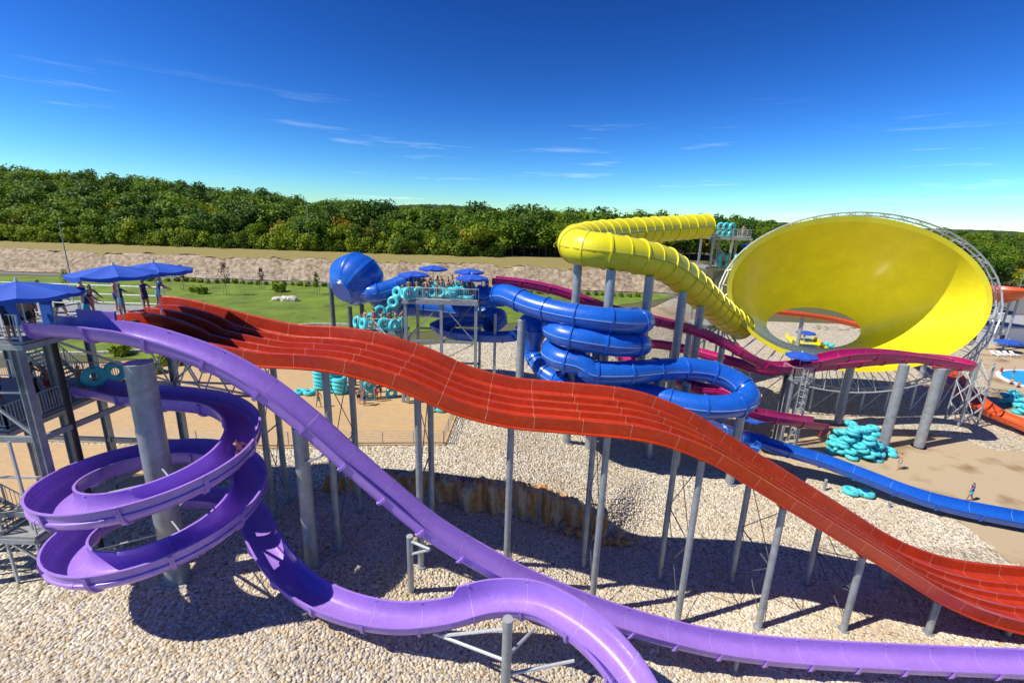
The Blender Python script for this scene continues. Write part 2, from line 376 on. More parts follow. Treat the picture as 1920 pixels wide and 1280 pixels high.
# ---------------------------------------------------------------- terrain
def basin(x): return interp(x, [(-40, 4.6), (-9, 4.4), (-4.7, 3.4), (0, 2.4), (5.2, .7), (10, 0), (60, 0)])
def terr(x): return interp(x, [(-40, 5), (-5, 5), (0, 4.5), (5, 3.0), (10, 1.7), (16, .9), (25, .15), (32, 0)])
def far_left(y): return interp(y, [(48, 5), (65, 6), (95, 7.2), (103, 7.3), (107.5, 11.6), (125, 12.3), (160, 12.8), (260, 15), (500, 18), (3000, 12)])
def far_right(y): return interp(y, [(48, 0), (100, 0), (150, -1), (210, 3), (300, 11), (500, 16), (3000, 10)])
def wall_y(x): return 27.4 + .06 * (x + 4) + .35 * math.sin(x * .7)
def ground(x, y):
    b, t = basin(x), terr(x)
    wd = .5 + 7 * smooth((-11.5 - x) / 6) + 9 * smooth((x - 6) / 8)
    z1 = b + (t - b) * smooth((y - wall_y(x)) / wd)
    c = smooth((x - (4 + (.28 if y < 50 else .6) * (y - 50))) / 16)
    fl = far_left(y) * (1 - c) + far_right(y) * c
    hill = 12.5 * smooth((-x / max(y, 1) - .12) / 1.0) * smooth((y - 122) / 110)
    m = smooth((y - 42) / 10)
    if 101 < y < 112: fl += (.3 * math.sin(x * .4 + 2 * math.sin(x * .23)) + .12 * math.sin(x * 2.1 + y * 1.7) + .08 * math.sin(x * 3.7 - y * 2.3)) * smooth((y - 102) / 2) * smooth((111 - y) / 3)
    return z1 * (1 - m) + (fl + hill) * m
def grid_lines(lo, hi, a, b, st, gr=1.22):
    g = list(np.arange(a, b + 1e-6, st)); s_ = st; x = b
    while x < hi: s_ *= gr; x += s_; g.append(min(x, hi))
    s_ = st; x = a; pre = []
    while x > lo: s_ *= gr; x -= s_; pre.append(max(x, lo))
    return pre[::-1] + g
GX = grid_lines(-3500, 3500, -62, 72, .8); GY = grid_lines(-60, 4200, 4, 128, .8)
mb = MB(); nx, ny = len(GX), len(GY)
mb.v = [(x, y, ground(x, y)) for y in GY for x in GX]
mb.f = [(j * nx + i, j * nx + i + 1, (j + 1) * nx + i + 1, (j + 1) * nx + i) for j in range(ny - 1) for i in range(nx - 1)]; mb.mi = [0] * len(mb.f)
tag(mb.build('ground', 'soil', None, sharp=False), kind='structure')
def drape(name, poly, m, off, st=.8, thick=0, kind='structure'):
    bm = bmesh.new(); vs = [bm.verts.new((p[0], p[1], 0)) for p in poly]; bm.faces.new(vs)
    xs = [p[0] for p in poly]; ys = [p[1] for p in poly]
    for G, ax, lo, hi in ((GX, 0, min(xs), max(xs)), (GY, 1, min(ys), max(ys))):
        for g in G:
            if lo < g < hi:
                co = (g, 0, 0) if ax == 0 else (0, g, 0); no = (1, 0, 0) if ax == 0 else (0, 1, 0)
                bmesh.ops.bisect_plane(bm, geom=bm.verts[:] + bm.edges[:] + bm.faces[:], plane_co=co, plane_no=no)
    for v in bm.verts: v.co.z = ground(v.co.x, v.co.y) + off
    bmesh.ops.recalc_face_normals(bm, faces=bm.faces[:])
    me = bpy.data.meshes.new(name); bm.to_mesh(me); bm.free(); me.materials.append(M[m])
    if me.polygons and me.polygons[0].normal.z < 0: me.flip_normals()
    me.polygons.foreach_set('use_smooth', [True] * len(me.polygons))
    o = bpy.data.objects.new(name, me); col.objects.link(o); return tag(o, kind=kind)
grav_poly = [(-62, 5), (70, 5), (70, 44), (92, 60), (112, 112), (44, 112), (24, 82), (10, 66), (-8, 60), (-20, 55), (-30, 47), (-45, 36), (-62, 30)]
drape('gravel_bed', grav_poly, 'gravel', .03)
drape('lawn', [(-120, 56), (-42, 50), (-33, 66), (-24, 62), (-14, 64), (2, 72), (16, 84), (34, 97), (34, 101), (-120, 97)], 'lawn', .06)
drape('embankment', [(-150 + 2 * i, 102.4 + .5 * math.sin(i * .9) + .4 * math.sin(i * 2.3)) for i in range(101)] + [(50 - 2 * i, 109.2) for i in range(101)], 'bank_rock', .16)
drape('dry_grass_bank', [(-160 + 1.5 * i, 108.0 + .7 * math.sin(i * .7) + .5 * math.sin(i * 1.9 + 1)) for i in range(141)] + [(70, 128), (-160, 128)], 'dry_grass', .22)
drape('service_road', [(-150, 98.6), (36, 98.6), (36, 102), (-150, 102)], 'asphalt', .05)
plaza = [(-60, 30.6), (-19, 30.9), (-4.9, 32.1), (-4.7, 39), (-9.5, 43.5), (-18, 45.5), (-23, 52), (-33, 60), (-42, 50), (-60, 44)]
drape('plaza_paving', plaza, 'paver', .09)
drape('path_paving', [(-62, 18), (-25, 21), (-19.5, 25), (-18.5, 30.6), (-60, 30.3)], 'paver', .07)
pav = [at_z(*p, 0) for p in ((1360, 800), (1480, 775), (1560, 795), (1740, 812), (1870, 845), (1960, 850), (2300, 900), (2300, 1240), (1920, 1078), (1800, 978), (1560, 912), (1430, 885))]
drape('pavement', [(p.x, p.y) for p in pav], 'concrete', .06)
pav2 = [at_z(*p, 0) for p in ((1840, 700), (1830, 640), (2000, 640), (2500, 700), (2500, 860), (1960, 835), (1880, 790))]
drape('pool_deck', [(p.x, p.y) for p in pav2], 'concrete', .07)
drape('beach_path', [(6, 70), (30, 80), (44, 96), (40, 97), (24, 84), (2, 74)], 'concrete', .08)

# pebbles: uncounted loose stone over the near gravel
def pebbles(name, poly, density, smin, smax, seed):
    o = drape(name, poly, 'gravel', .02, kind='stuff')
    ng = bpy.data.node_groups.new(name + '_nodes', 'GeometryNodeTree')
    ng.interface.new_socket('Geometry', in_out='INPUT', socket_type='NodeSocketGeometry'); ng.interface.new_socket('Geometry', in_out='OUTPUT', socket_type='NodeSocketGeometry')
    N = ng.nodes.new; gi = N('NodeGroupInput'); go = N('NodeGroupOutput')
    d = N('GeometryNodeDistributePointsOnFaces'); d.inputs['Density'].default_value = density; d.inputs['Seed'].default_value = seed
    ic = N('GeometryNodeMeshIcoSphere'); ic.inputs['Radius'].default_value = 1; ic.inputs['Subdivisions'].default_value = 2
    sm = N('GeometryNodeSetMaterial'); sm.inputs['Material'].default_value = M['pebble']
    io = N('GeometryNodeInstanceOnPoints')
    rv = N('FunctionNodeRandomValue'); rv.data_type = 'FLOAT_VECTOR'; rv.inputs[0].default_value = (smin, smin * .8, smin * .5); rv.inputs[1].default_value = (smax, smax * .8, smax * .62)
    rr = N('FunctionNodeRandomValue'); rr.data_type = 'FLOAT_VECTOR'; rr.inputs[0].default_value = (-.5, -.5, 0); rr.inputs[1].default_value = (.5, .5, 6.28); rr.inputs['Seed'].default_value = 5
    k = ng.links.new
    k(gi.outputs[0], d.inputs['Mesh']); k(ic.outputs['Mesh'], sm.inputs['Geometry']); k(d.outputs['Points'], io.inputs['Points']); k(sm.outputs[0], io.inputs['Instance'])
    k(rr.outputs[0], io.inputs['Rotation']); k(rv.outputs[0], io.inputs['Scale']); k(io.outputs[0], go.inputs[0])
    md = o.modifiers.new('scatter', 'NODES'); md.node_group = ng
    tag(o, 'loose pale limestone pebbles covering the ground around the slide poles', 'gravel'); return o
pebbles('gravel_stones', [(-24, 8), (30, 8), (36, 20), (36, 27), (-18, 27), (-20, 20)], 72, .055, .135, 1)
pebbles('gravel_stones', [(-17.5, 28.6), (36, 28.6), (36, 32), (30, 42), (-3, 42), (-4, 31.6), (-17, 30.2)], 34, .06, .12, 2)

# ---------------------------------------------------------------- rock wall
root = empty('rock_wall', (0, 27.4, 2.4), 'low orange-stained rock ledge with rubble at one end, rising out of the gravel', 'rock')
mb = MB(); nxw, nzw = 110, 12
rn = random.Random(3)
for i in range(nxw + 1):
    x = -12.0 + 19.0 * i / nxw; b = basin(x); t = terr(x); hgt = max(.35, (t - b) + .1)
    for j in range(nzw + 1):
        f = j / nzw
        y = wall_y(x) + .15 - .45 * math.sin(f * math.pi * .5 + .3) * .5 + .22 * math.sin(x * 2.3 + f * 3) * math.sin(x * .9 + 1) + rn.uniform(-.09, .09) + .3 * (math.sin(x * 5.1) * math.sin(x * 1.7 + f * 2)) + (.5 if j == nzw else 0)
        mb.v.append((x, y - .25, b - .3 + (hgt + .5) * f + rn.uniform(-.08, .08) + .15 * f * math.sin(x * 2.9)))
for i in range(nxw):
    for j in range(nzw): k = i * (nzw + 1) + j; mb.f.append((k, k + nzw + 1, k + nzw + 2, k + 1)); mb.mi.append(0)
mb.build('face', 'rock_face', root, 25)
def stone_mesh(name, m, seed):
    r_ = random.Random(seed); bm = bmesh.new(); bmesh.ops.create_icosphere(bm, subdivisions=2, radius=1)
    for v in bm.verts: v.co *= r_.uniform(.78, 1.12)
    me = bpy.data.meshes.new(name); bm.to_mesh(me); bm.free(); me.materials.append(M[m]); return me
smesh = [stone_mesh('stone', 'rock_face', s_) for s_ in range(4)]
for k in range(34):
    x = rn.uniform(4.2, 9.5); b = ground(x, wall_y(x) - .6); s_ = rn.uniform(.18, .48) * (1 - .07 * (x - 4))
    o = bpy.data.objects.new('stone', smesh[k % 4]); col.objects.link(o)
    o.location = (x, wall_y(x) - .15 + rn.uniform(-.5, .3), b + rn.uniform(.05, .9) * max(.2, 1 - (x - 4) / 7)); o.scale = (s_ * 1.3, s_, s_ * .8); o.rotation_euler = (rn.uniform(-.4, .4), rn.uniform(-.4, .4), rn.uniform(0, 6)); par(o, root)

# ---------------------------------------------------------------- poles
def pole_part(root, a, b, r, m='steel', name='pole', n=14): return MB().cyl(a, b, r, n=n).build(name, m, root, 50)
def single_pole(x, y, top, r, label, group=None, m='steel', arm=None, name='support_pole'):
    zb = ground(x, y) - .2; root = empty(name, (x, y, zb), label, 'pole', group)
    pole_part(root, (x, y, zb), (x, y, top), r, m, n=20)
    MB().cyl((x, y, top), (x, y, top + .03), r * 1.03, n=20).build('cap', 'steel_pale', root, 50)
    mb = MB().cyl((x, y, zb), (x, y, zb + .26), r * 1.5, n=20)
    mb.build('base_plate', 'steel', root, 50)
    if arm:
        for a in arm: MB().cyl((x, y, a[3]), a[:3], .07, n=8).build('arm', 'steel_pale', root)
    return root

# ---------------------------------------------------------------- red four-lane mat racer
RF = [(-19.7, 16.45), (-18.6, 16.4), (-16.7, 16.0), (-14.3, 15.45), (-12.1, 15.08), (-10.1, 15.03), (-8.6, 14.92), (-7.1, 14.62), (-5.0, 14.0), (-2.5, 12.95), (0, 12.38), (2.3, 12.22), (4, 12.12), (6, 11.98), (7.8, 11.65), (10.1, 10.8), (12.2, 9.62), (14.6, 8.22), (17.2, 6.7), (19.7, 5.25), (21.8, 4.0), (23.8, 2.82), (26.3, 1.72), (29.2, .95), (33, .62), (39, .5)]
red = empty('red_racer_slide', (-20, 22.8, 16), 'long red four-lane racing slide dropping in waves from the left tower', 'water slide')
rp_ = Path([(x, 22.8, z + .18) for x, z in RF])
pr = [(-2.32, -.12), (-2.30, .70), (-2.16, .74), (-2.08, .68), (-2.0, .12), (-1.86, .0)]
for c in (-1.02, 0, 1.02): pr += [(c - .16, 0.0), (c - .11, .04), (c - .065, .31), (c + .065, .31), (c + .11, .04), (c + .16, .0)]
pr += [(1.86, 0), (2.0, .09), (2.07, .34), (2.14, .38), (2.32, .36), (2.36, -.30)]
flume(red, rp_, pr, 'red', 'red_caulk', sec=2.35, th=.05, fl=.07)
# lower stiffening ledge along each outer flank
for sy in (-1, 1):
    mb = MB(); k = 0
    for i in range(0, int(rp_.len / .5)):
        o, S, U, t = rp_.frame(i * .5)
        q = [o + S * sy * 2.39 - U * .20, o + S * sy * 2.52 - U * .23, o + S * sy * 2.52 - U * .29, o + S * sy * 2.2 - U * .36]
        mb.v += [tuple(p) for p in q]
        if i:
            for j in range(3): mb.f.append((k - 4 + j, k - 3 + j, k + 1 + j, k + j)); mb.mi.append(0)
        k += 4
    mb.build('edge_ledge', 'red', red)
for c in (-1.02, 0, 1.02):        # dark hoods over the dividers at the start
    mb = MB(); k = 0
    for i in range(15):
        d = .4 + i * .34; o, S, U, t = rp_.frame(d); h = .26 + .40 * math.sin(math.pi * min(1, i / 13)) ** .6
        for a, b in ((-.16, .1), (-.1, h), (.1, h), (.16, .1)): mb.v.append(tuple(o + S * (-c + a) + U * b))
        if i:
            for j in range(3): mb.f.append((k - 4 + j, k - 3 + j, k + 1 + j, k + j)); mb.mi.append(0)
        k += 4
    mb.build('divider_hood', 'red', red)
    o, S, U, t = rp_.frame(1.0)
for c in (-1.5, -.5, .5, 1.5):
    o, S, U, t = rp_.frame(1.3); mb = MB(); mb.cyl(o + S * (c - .38) + U * .1, o + S * (c + .38) + U * .1, .13, n=10); mb.build('start_roller', 'rubber_roller', red)
for c, d in ((-1.5, 2.3), (-.5, 2.1), (.5, 2.4)):
    o, S, U, t = rp_.frame(d); mb = MB(); mb.bar(o + S * c + U * .07 - t * .5, o + S * c + U * .07 + t * .5, .55, .07)
    mb.cyl(o + S * (c - .27) + U * .12 + t * .5, o + S * (c + .27) + U * .12 + t * .5, .1, n=8)
    tag(mb.build('riding_mat', 'mat_blue'), 'blue foam riding mat lying in a start lane of the red slide', 'mat', 'mats on the red slide')
def red_z(x): return interp(x, RF)
for i, x in enumerate((-13.8, -9.1, -4.6, 0.1, 5.0, 9.95, 14.6, 19.45, 24.3, 28.8)):
    zt = red_z(x); rt = empty('slide_trestle', (x, 22.8, ground(x, 22.8)), 'grey twin-pole trestle with crossed rods holding up the red slide', 'trestle', 'trestles under the red slide')
    ya, yb = (21.1, 24.5) if x > -12 else (23.4, 25.0)
    for y in (ya, yb):
        g = ground(x, y); pole_part(rt, (x, y, g - .2), (x, y, zt - .32), .175)
        MB().cyl((x, y, g - .15), (x, y, g + .12), .28, n=14).build('base_plate', 'steel', rt, 50)
        MB().box((x, y, zt - .26), (.5, .45, .14)).build('bracket', 'red', rt)
    MB().bar((x, 20.6, zt - .15), (x, 25.0, zt - .15), .16, .14).build('cross_beam', 'steel', rt)
    g = ground(x, 22.8)
    n = 2 if zt - g > 5 else 1
    if zt - g > 2.5:
        for k in range(n):
            za = g + .6 + (zt - g - 1.2) * k / n; zb = g + .6 + (zt - g - 1.2) * (k + 1) / n
            MB().cyl((x, ya, za), (x, yb, zb), .025, n=6).build('brace_rod', 'steel_dark', rt); MB().cyl((x, ya, zb), (x, yb, za), .025, n=6).build('brace_rod', 'steel_dark', rt)
            if k: MB().cyl((x, ya, za), (x, yb, za), .04, n=6).build('brace_rod', 'steel_dark', rt)

# ---------------------------------------------------------------- purple flumes
def half_pipe(wd, dp, lip=.10, n=9, wall_r=0, wall_l=0):
    p = [(-wd / 2 - lip, dp + wall_l - .05), (-wd / 2 - lip, dp + wall_l), (-wd / 2, dp + wall_l)]
    for i in range(n + 1):
        a = math.pi * i / n; c, s_ = math.cos(a), math.sin(a)
        p.append((-wd / 2 * math.copysign(abs(c) ** .7, c), dp - dp * s_ ** .75))
    return p + [(wd / 2, dp + wall_r), (wd / 2 + lip, dp + wall_r), (wd / 2 + lip, dp + wall_r - .05)]
HP = half_pipe(1.3, .68)
rev = lambda P: [(-a, b) for a, b in P][::-1]
ps = empty('purple_speed_slide', (-20, 18.4, 4), 'purple open slide plunging straight from the upper platform, in front of the red one', 'water slide')
PF = [(-19.7, 16.75), (-18.6, 16.72), (-17, 16.62), (-15.6, 16.42), (-13.1, 15.62), (-11, 14.42), (-9.1, 12.78), (-7.4, 11.05), (-5.6, 9.3), (-3.6, 7.5), (-1.1, 5.82), (1.4, 4.42), (5.4, 2.72), (9.5, 1.52), (12.3, 1.05), (15, .82), (20, .68), (26, .62), (34, .6)]
pp = Path([(x, 18.4, z) for x, z in PF])
flume(ps, pp, HP, 'purple', 'purple_caulk', fl=.10, th=.04)
mb = MB()
for sy in (-1,):
    pass
# raised splash wall at the start, far side
flume(ps, pp, [(-.79, .5), (-.77, 1.02), (-.66, 1.02), (-.68, .5)], 'purple', 'purple', d0=.9, d1=2.5, sec=1.6, th=.01, fl=0, name='splash_wall')
CX, CY, OR_ = -16.0, 18.52, 4.17
def helix(s_, r=3.47, dz=0): return Vector((CX + r * math.cos(-s_), CY + r * math.sin(-s_), 10.92 + dz - 2.7 * s_ / (2 * math.pi)))
sp = empty('purple_spiral_slide', (CX, CY, 4), 'purple open slide coiling twice round a thick grey column, then running out', 'water slide')
ctrl = [(-22.6, 22.55, 12.4), (-21.6, 22.5, 12.25), (-19.6, 22.35, 11.95)] + [helix(-.5 * math.pi + k * math.pi / 8, dz=.25 * (1 - k / 4) if k < 4 else 0) for k in range(0, 35)]
ctrl += [(-12.15, 19.4, 5.68), (-10.6, 18.0, 5.35), (-8.9, 17.0, 5.0), (-6.9, 16.35, 4.75), (-4.7, 16.1, 4.6), (-2.6, 16.3, 4.68), (-.5, 16.75, 4.95), (1.4, 16.5, 5.15), (2.95, 15.6, 5.1), (4.2, 14.4, 4.9), (5.0, 13.0, 4.6), (5.3, 11.4, 4.2), (5.3, 9.5, 3.8)]
spp = Path(ctrl)
LH = (Vector(ctrl[2]) - Vector(ctrl[0])).length
def sprof(d):
    hel = smooth((d - LH + 1) / 2) * smooth((LH + 46 - d) / 3); out = smooth((d - LH - 64) / 3) * smooth((LH + 84 - d) / 3)
    return half_pipe(1.35, .66, wall_l=.30 * hel + .42 * smooth((d - LH - 63.5) / .3), wall_r=.12 * hel + .0 * out)
flume(sp, spp, HP, 'purple', 'purple_caulk', fl=.10, th=.04, profs=sprof, bank=lambda d: -.06 * smooth((d - 4) / 3))
for d_a, d_b, sg in ((LH + 2, LH + 44, -1),):
    flume(sp, spp, [(sg * a, b) for a, b in ((.66, .36), (.79, .41), (.79, .48), (.68, .53))][::(1 if sg > 0 else -1)], 'purple', 'purple', d0=d_a, d1=d_b, sec=2.35, th=.02, fl=.02, name='stiffener')
single_pole(CX, CY, 15.6, .53, 'thick grey column with a capped top standing inside the purple spiral', name='spiral_column')
for k, s_ in enumerate((.2, .9, 1.55, 2.2, 2.9, 3.5)):
    p = helix(s_ * math.pi); a = Vector((CX, CY, p.z - .9)); b = p + Vector((0, 0, -.12)); rt = empty('bracket_arm', a, 'grey bracket arm from the column to the purple spiral', 'bracket', 'arms of the spiral column')
    MB().cyl(a, b, .07, n=8).build('strut', 'steel', rt); MB().cyl(a + Vector((0, 0, 1.1)), b.lerp(a, .12), .035, n=6).build('tie_rod', 'steel_pale', rt)
single_pole(-9.95, 19.75, 12.2, .34, 'stout pale grey pole with an arm under the upper run of the purple slide', arm=[(-8.4, 18.5, 11.5, 10.3)])
single_pole(-4.75, 19.3, 6.75, .16, 'short grey pole with two stub arms under the purple slide', arm=[(-3.6, 18.5, 6.7, 6.5), (-3.6, 18.6, 6.6, 5.7)])
single_pole(.2, 14.35, 7.05, .2, 'grey pole with long angled arms beside the bend of the purple run-out', arm=[(-2.6, 15.8, 4.55, 6.6), (-3.0, 16.0, 4.45, 5.0), (1.4, 16, 4.9, 5.2), (3.0, 14.8, 4.6, 4.3)])
single_pole(-8.9, 16.6, 4.75, .16, 'stubby grey pole under the bottom curve of the purple run-out', m='steel_dark')
single_pole(4.9, 18.4, 2.85, .12, 'low grey stub propping the end of the purple slide', 'props under the purple slide')
single_pole(12, 18.4, 1.0, .12, 'low grey stub propping the end of the purple slide', 'props under the purple slide')

# ---------------------------------------------------------------- people
def make_body(name, J, E, rad):
    me = bpy.data.meshes.new(name); me.from_pydata(J, E, []); o = bpy.data.objects.new(name, me); col.objects.link(o)
    sk = o.modifiers.new('skin', 'SKIN'); sk.use_smooth_shade = True
    for i, v in enumerate(me.skin_vertices[0].data): v.radius = rad[i]; v.use_root = (i == 0)
    o.modifiers.new('sub', 'SUBSURF').levels = 1
    dg = bpy.context.evaluated_depsgraph_get(); ev = o.evaluated_get(dg); out = bpy.data.meshes.new_from_object(ev)
    bpy.data.objects.remove(o); out.polygons.foreach_set('use_smooth', [True] * len(out.polygons)); return out
def figure(kind):
    # joints: 0 pelvis 1 waist 2 chest 3 neck 4 face 5 crown, then legs and arms
    lean = {'lean': .16, 'sit': -.1}.get(kind, 0.)
    J = [(0, 0, .95), (0, lean * .3, 1.12), (0, lean * .8, 1.36), (0, lean, 1.50), (0, lean + .015, 1.62), (0, lean - .005, 1.71), (0, lean + .085, 1.60)]
    E = [(0, 1), (1, 2), (2, 3), (3, 4), (4, 5), (4, 6)]
    rad = [(.145, .11), (.125, .095), (.155, .105), (.055, .055), (.085, .095), (.07, .08), (.022, .022)]
    st = {'walk': (.22, -.20), 'stand': (.03, -.03), 'hips': (.0, .02), 'lean': (.05, -.10), 'reach': (.06, -.06)}.get(kind, (0, 0))
    for sgn, f in ((-1, st[0]), (1, st[1])):
        k = len(J)
        if kind == 'sit': J += [(sgn * .09, 0, .90), (sgn * .11, .45, .96), (sgn * .11, .85, .78), (sgn * .11, .98, .84)]
        else: J += [(sgn * .09, 0, .88), (sgn * .105, f * .55 + .02, .49), (sgn * .11, f, .08), (sgn * .12, f + .14, .04)]
        E += [(0, k), (k, k + 1), (k + 1, k + 2), (k + 2, k + 3)]; rad += [(.095, .095), (.062, .062), (.042, .042), (.04, .03)]
    arms = {'stand': ((.24, .02, 1.16), (.25, .08, .92)), 'walk': ((.25, .12, 1.18), (.24, .26, 1.0)), 'hips': ((.36, -.06, 1.2), (.19, .06, 1.06)), 'lean': ((.23, .28, 1.18), (.2, .48, 1.08)),
            'reach': ((.25, .22, 1.25), (.2, .46, 1.2)), 'sit': ((.28, -.18, 1.12), (.27, -.22, .9))}[kind]
    for sgn in (-1, 1):
        k = len(J); e, h = arms
        if kind == 'walk' and sgn == 1: e, h = (.25, -.12, 1.17), (.25, -.16, .93)
        if kind == 'reach' and sgn == 1: e, h = (.25, .0, 1.15), (.26, .06, .92)
        hd = (Vector(h) - Vector(e)).normalized() * .13
        J += [(sgn * .185, lean * .9, 1.42), (sgn * e[0], e[1] + lean * .3, e[2]), (sgn * h[0], h[1] + lean * .3, h[2]), (sgn * (h[0] + hd.x * .4), h[1] + lean * .3 + hd.y, h[2] + hd.z)]
        E += [(2, k), (k, k + 1), (k + 1, k + 2), (k + 2, k + 3)]; rad += [(.062, .062), (.042, .042), (.03, .03), (.034, .018)]
    body = make_body('body_' + kind, J, E, rad); body.materials.append(M['skin'])
    JV = [Vector(j) for j in J]
    def near(c):
        best = None
        for a, b in E:
            A, B = JV[a], JV[b]; t = max(0, min(1, (c - A).dot(B - A) / (B - A).length_squared)); d = (A + (B - A) * t - c).length
            if best is None or d < best[0]: best = (d, (a, b), t)
        return best
    reg = {'shorts': [], 'top': [], 'hair': []}
    for p in body.polygons:
        _, (a, b), t = near(p.center)
        leg1 = (a in (7, 11) and b in (8, 12))
        if (a == 0 and b in (7, 11)) or (leg1 and t < .62) or ((a, b) == (0, 1) and t < .45): reg['shorts'].append(p.index)
        if (a, b) in ((0, 1), (1, 2)) or ((a, b) == (2, 3) and t < .45) or (a == 2 and b > 14) or (a in (15, 19) and b in (16, 20) and t < .3): reg['top'].append(p.index)
        hc = JV[4]
        if (a, b) in ((4, 5), (3, 4), (4, 6)) and (p.center.z > hc.z + .045 or (p.center.y < hc.y - .035 and p.center.z > hc.z - .06)): reg['hair'].append(p.index)
    shells = {}
    for nme, idx in reg.items():
        off = {'shorts': .022, 'top': .014, 'hair': .016}[nme]; use = {}; vs = []; fs = []
        for i in idx:
            f = []
            for v in body.polygons[i].vertices:
                if v not in use: use[v] = len(vs); vs.append(body.vertices[v].co + body.vertices[v].normal * off)
                f.append(use[v])
            fs.append(f)
        me = bpy.data.meshes.new(nme + '_' + kind); me.from_pydata(vs, [], fs); me.polygons.foreach_set('use_smooth', [True] * len(fs)); me.materials.append(M['hair']); shells[nme] = me
    return body, shells
FIG = {k: figure(k) for k in ('stand', 'hips', 'walk', 'lean', 'reach', 'sit')}
def setmat(o, m):
    o.material_slots[0].link = 'OBJECT'; o.material_slots[0].material = M[m]
def person(loc, face, kind, label, top=None, shorts='black_cloth', skin='skin', scale=1., cap=None, group=None, rot=None):
    body, sh = FIG[kind]
    rt = empty('person', loc, label, 'person', group, 0); rt.rotation_euler = rot if rot else (0, 0, face); rt.scale = (scale,) * 3
    b = bpy.data.objects.new('body', body); col.objects.link(b); b.parent = rt; setmat(b, skin)
    for nme, m in (('shorts', shorts), ('top', top), ('hair', cap or 'hair')):
        if m is None: continue
        o = bpy.data.objects.new({'top': 'shirt', 'hair': 'cap' if cap else 'hair', 'shorts': 'shorts'}[nme], sh[nme]); col.objects.link(o); o.parent = rt; setmat(o, m)
    return rt

# ---------------------------------------------------------------- umbrellas, rails, tubes
def umbrella(apex, r, base_z, label, group=None, tilt=0, n=8):
    rt = empty('parasol', (apex.x, apex.y, base_z), label, 'umbrella', group)
    up_ = MB().cyl((apex.x, apex.y, base_z), (apex.x, apex.y, apex.z + .12), .03, n=8).build('pole', 'umbrella_pole', rt)
    h = r * .20
    for k in range(n):
        a0, a1 = 2 * math.pi * k / n, 2 * math.pi * (k + 1) / n; mb = MB(); rows = []
        for j in range(6):
            t = j / 5; row = []
            for i in range(5):
                u = i / 4; a = a0 + (a1 - a0) * u; rr = r * t * (1 - .055 * math.sin(math.pi * u) * t)
                row.append((apex.x + rr * math.cos(a), apex.y + rr * math.sin(a), apex.z - h * (t ** 1.15) - .05 * r * math.sin(math.pi * u) * t))
            rows.append(row)
        rows.append([(x, y, z - .17 - .03 * math.sin(5 * i + k)) for i, (x, y, z) in enumerate(rows[-1])])
        mb.v = [p for row in rows for p in row]
        mb.f = [(j * 5 + i, j * 5 + i + 1, j * 5 + i + 6, j * 5 + i + 5) for j in range(6) for i in range(4)]; mb.mi = [0] * len(mb.f)
        mb.build('canopy_panel', 'umbrella_blue', rt, 50)
    MB().cyl((apex.x, apex.y, apex.z), (apex.x, apex.y, apex.z + .16), .06, .03, n=8).build('finial', 'umbrella_pole').parent = up_
    return rt
def railing(root, pts, h=1.1, m='steel_pale', step=.14, rails=(1.0,), bal=True, name='railing'):
    mb = MB(); mb2 = MB()
    for a, b in zip(pts, pts[1:]):
        a, b = Vector(a), Vector(b); l = (b - a).length; n = max(1, round(l / 1.3))
        for k in range(n + 1):
            p = a.lerp(b, k / n); mb.bar(p, p + Vector((0, 0, h)), .06)
        for f in rails + (.12,): mb.cyl(a + Vector((0, 0, h * f)), b + Vector((0, 0, h * f)), .03, n=6)
        if bal:
            nb = int(l / step)
            for k in range(1, nb): p = a.lerp(b, k / nb); mb2.bar(p + Vector((0, 0, .13)), p + Vector((0, 0, h)), .018)
    o = mb.build(name, m, root)
    if mb2.v: mb2.build('balusters', m).parent = o
    return o
def deck(root, x0, x1, y0, y1, z, m='deck', name='platform'):
    mb = MB().box(((x0 + x1) / 2, (y0 + y1) / 2, z - .06), (x1 - x0, y1 - y0, .12))
    o = mb.build(name, m, root)
    mb = MB()
    for a, b in (((x0, y0), (x1, y0)), ((x0, y1), (x1, y1)), ((x0, y0), (x0, y1)), ((x1, y0), (x1, y1))): mb.bar((*a, z - .24), (*b, z - .24), .13, .22)
    mb.build('edge_beam', 'steel').parent = o; return o
def stairs(root, a, b, wd, m='steel_dark', rail=True):
    a, b = Vector(a), Vector(b); n = max(3, round(abs(b.z - a.z) / .18)); hd = Vector((b.x - a.x, b.y - a.y, 0)); run = hd.length; hd.normalize(); sd_ = Vector((-hd.y, hd.x, 0))
    for k in range(n):
        p = a.lerp(b, (k + .5) / n); MB().box((p.x, p.y, p.z), (run / n * 1.05, wd, .05), math.atan2(hd.y, hd.x)).build('step', 'deck', root)
    mb = MB()
    for s_ in (-1, 1): mb.bar(a + sd_ * s_ * wd / 2, b + sd_ * s_ * wd / 2, .06, .26)
    mb.build('stringer', 'steel', root)
    if rail:
        for s_ in (-1, 1): railing(root, [a + sd_ * s_ * wd / 2, b + sd_ * s_ * wd / 2], 1.0, step=.22)
def double_tube_mesh(n_h=2):
    mb = MB()
    for sx in ((-.5, .5) if n_h == 2 else (0,)): mb.torus((sx, 0, .2), .40, .20, n=20, k=8)
    return mb
TM2 = double_tube_mesh(2).build('ring', 'cyan_vinyl'); TM1 = double_tube_mesh(1).build('ring', 'cyan_vinyl')
mbh = MB()
for sx in (-.9, 0, .9):
    for sy in (-1, 1): mbh.box((sx * .55, sy * .5, .34), (.16, .05, .05))
HM = mbh.build('handle', 'dark_handle')
TMESH = (TM1.data, TM2.data, HM.data)
for o in (TM1, TM2, HM): bpy.data.objects.remove(o)
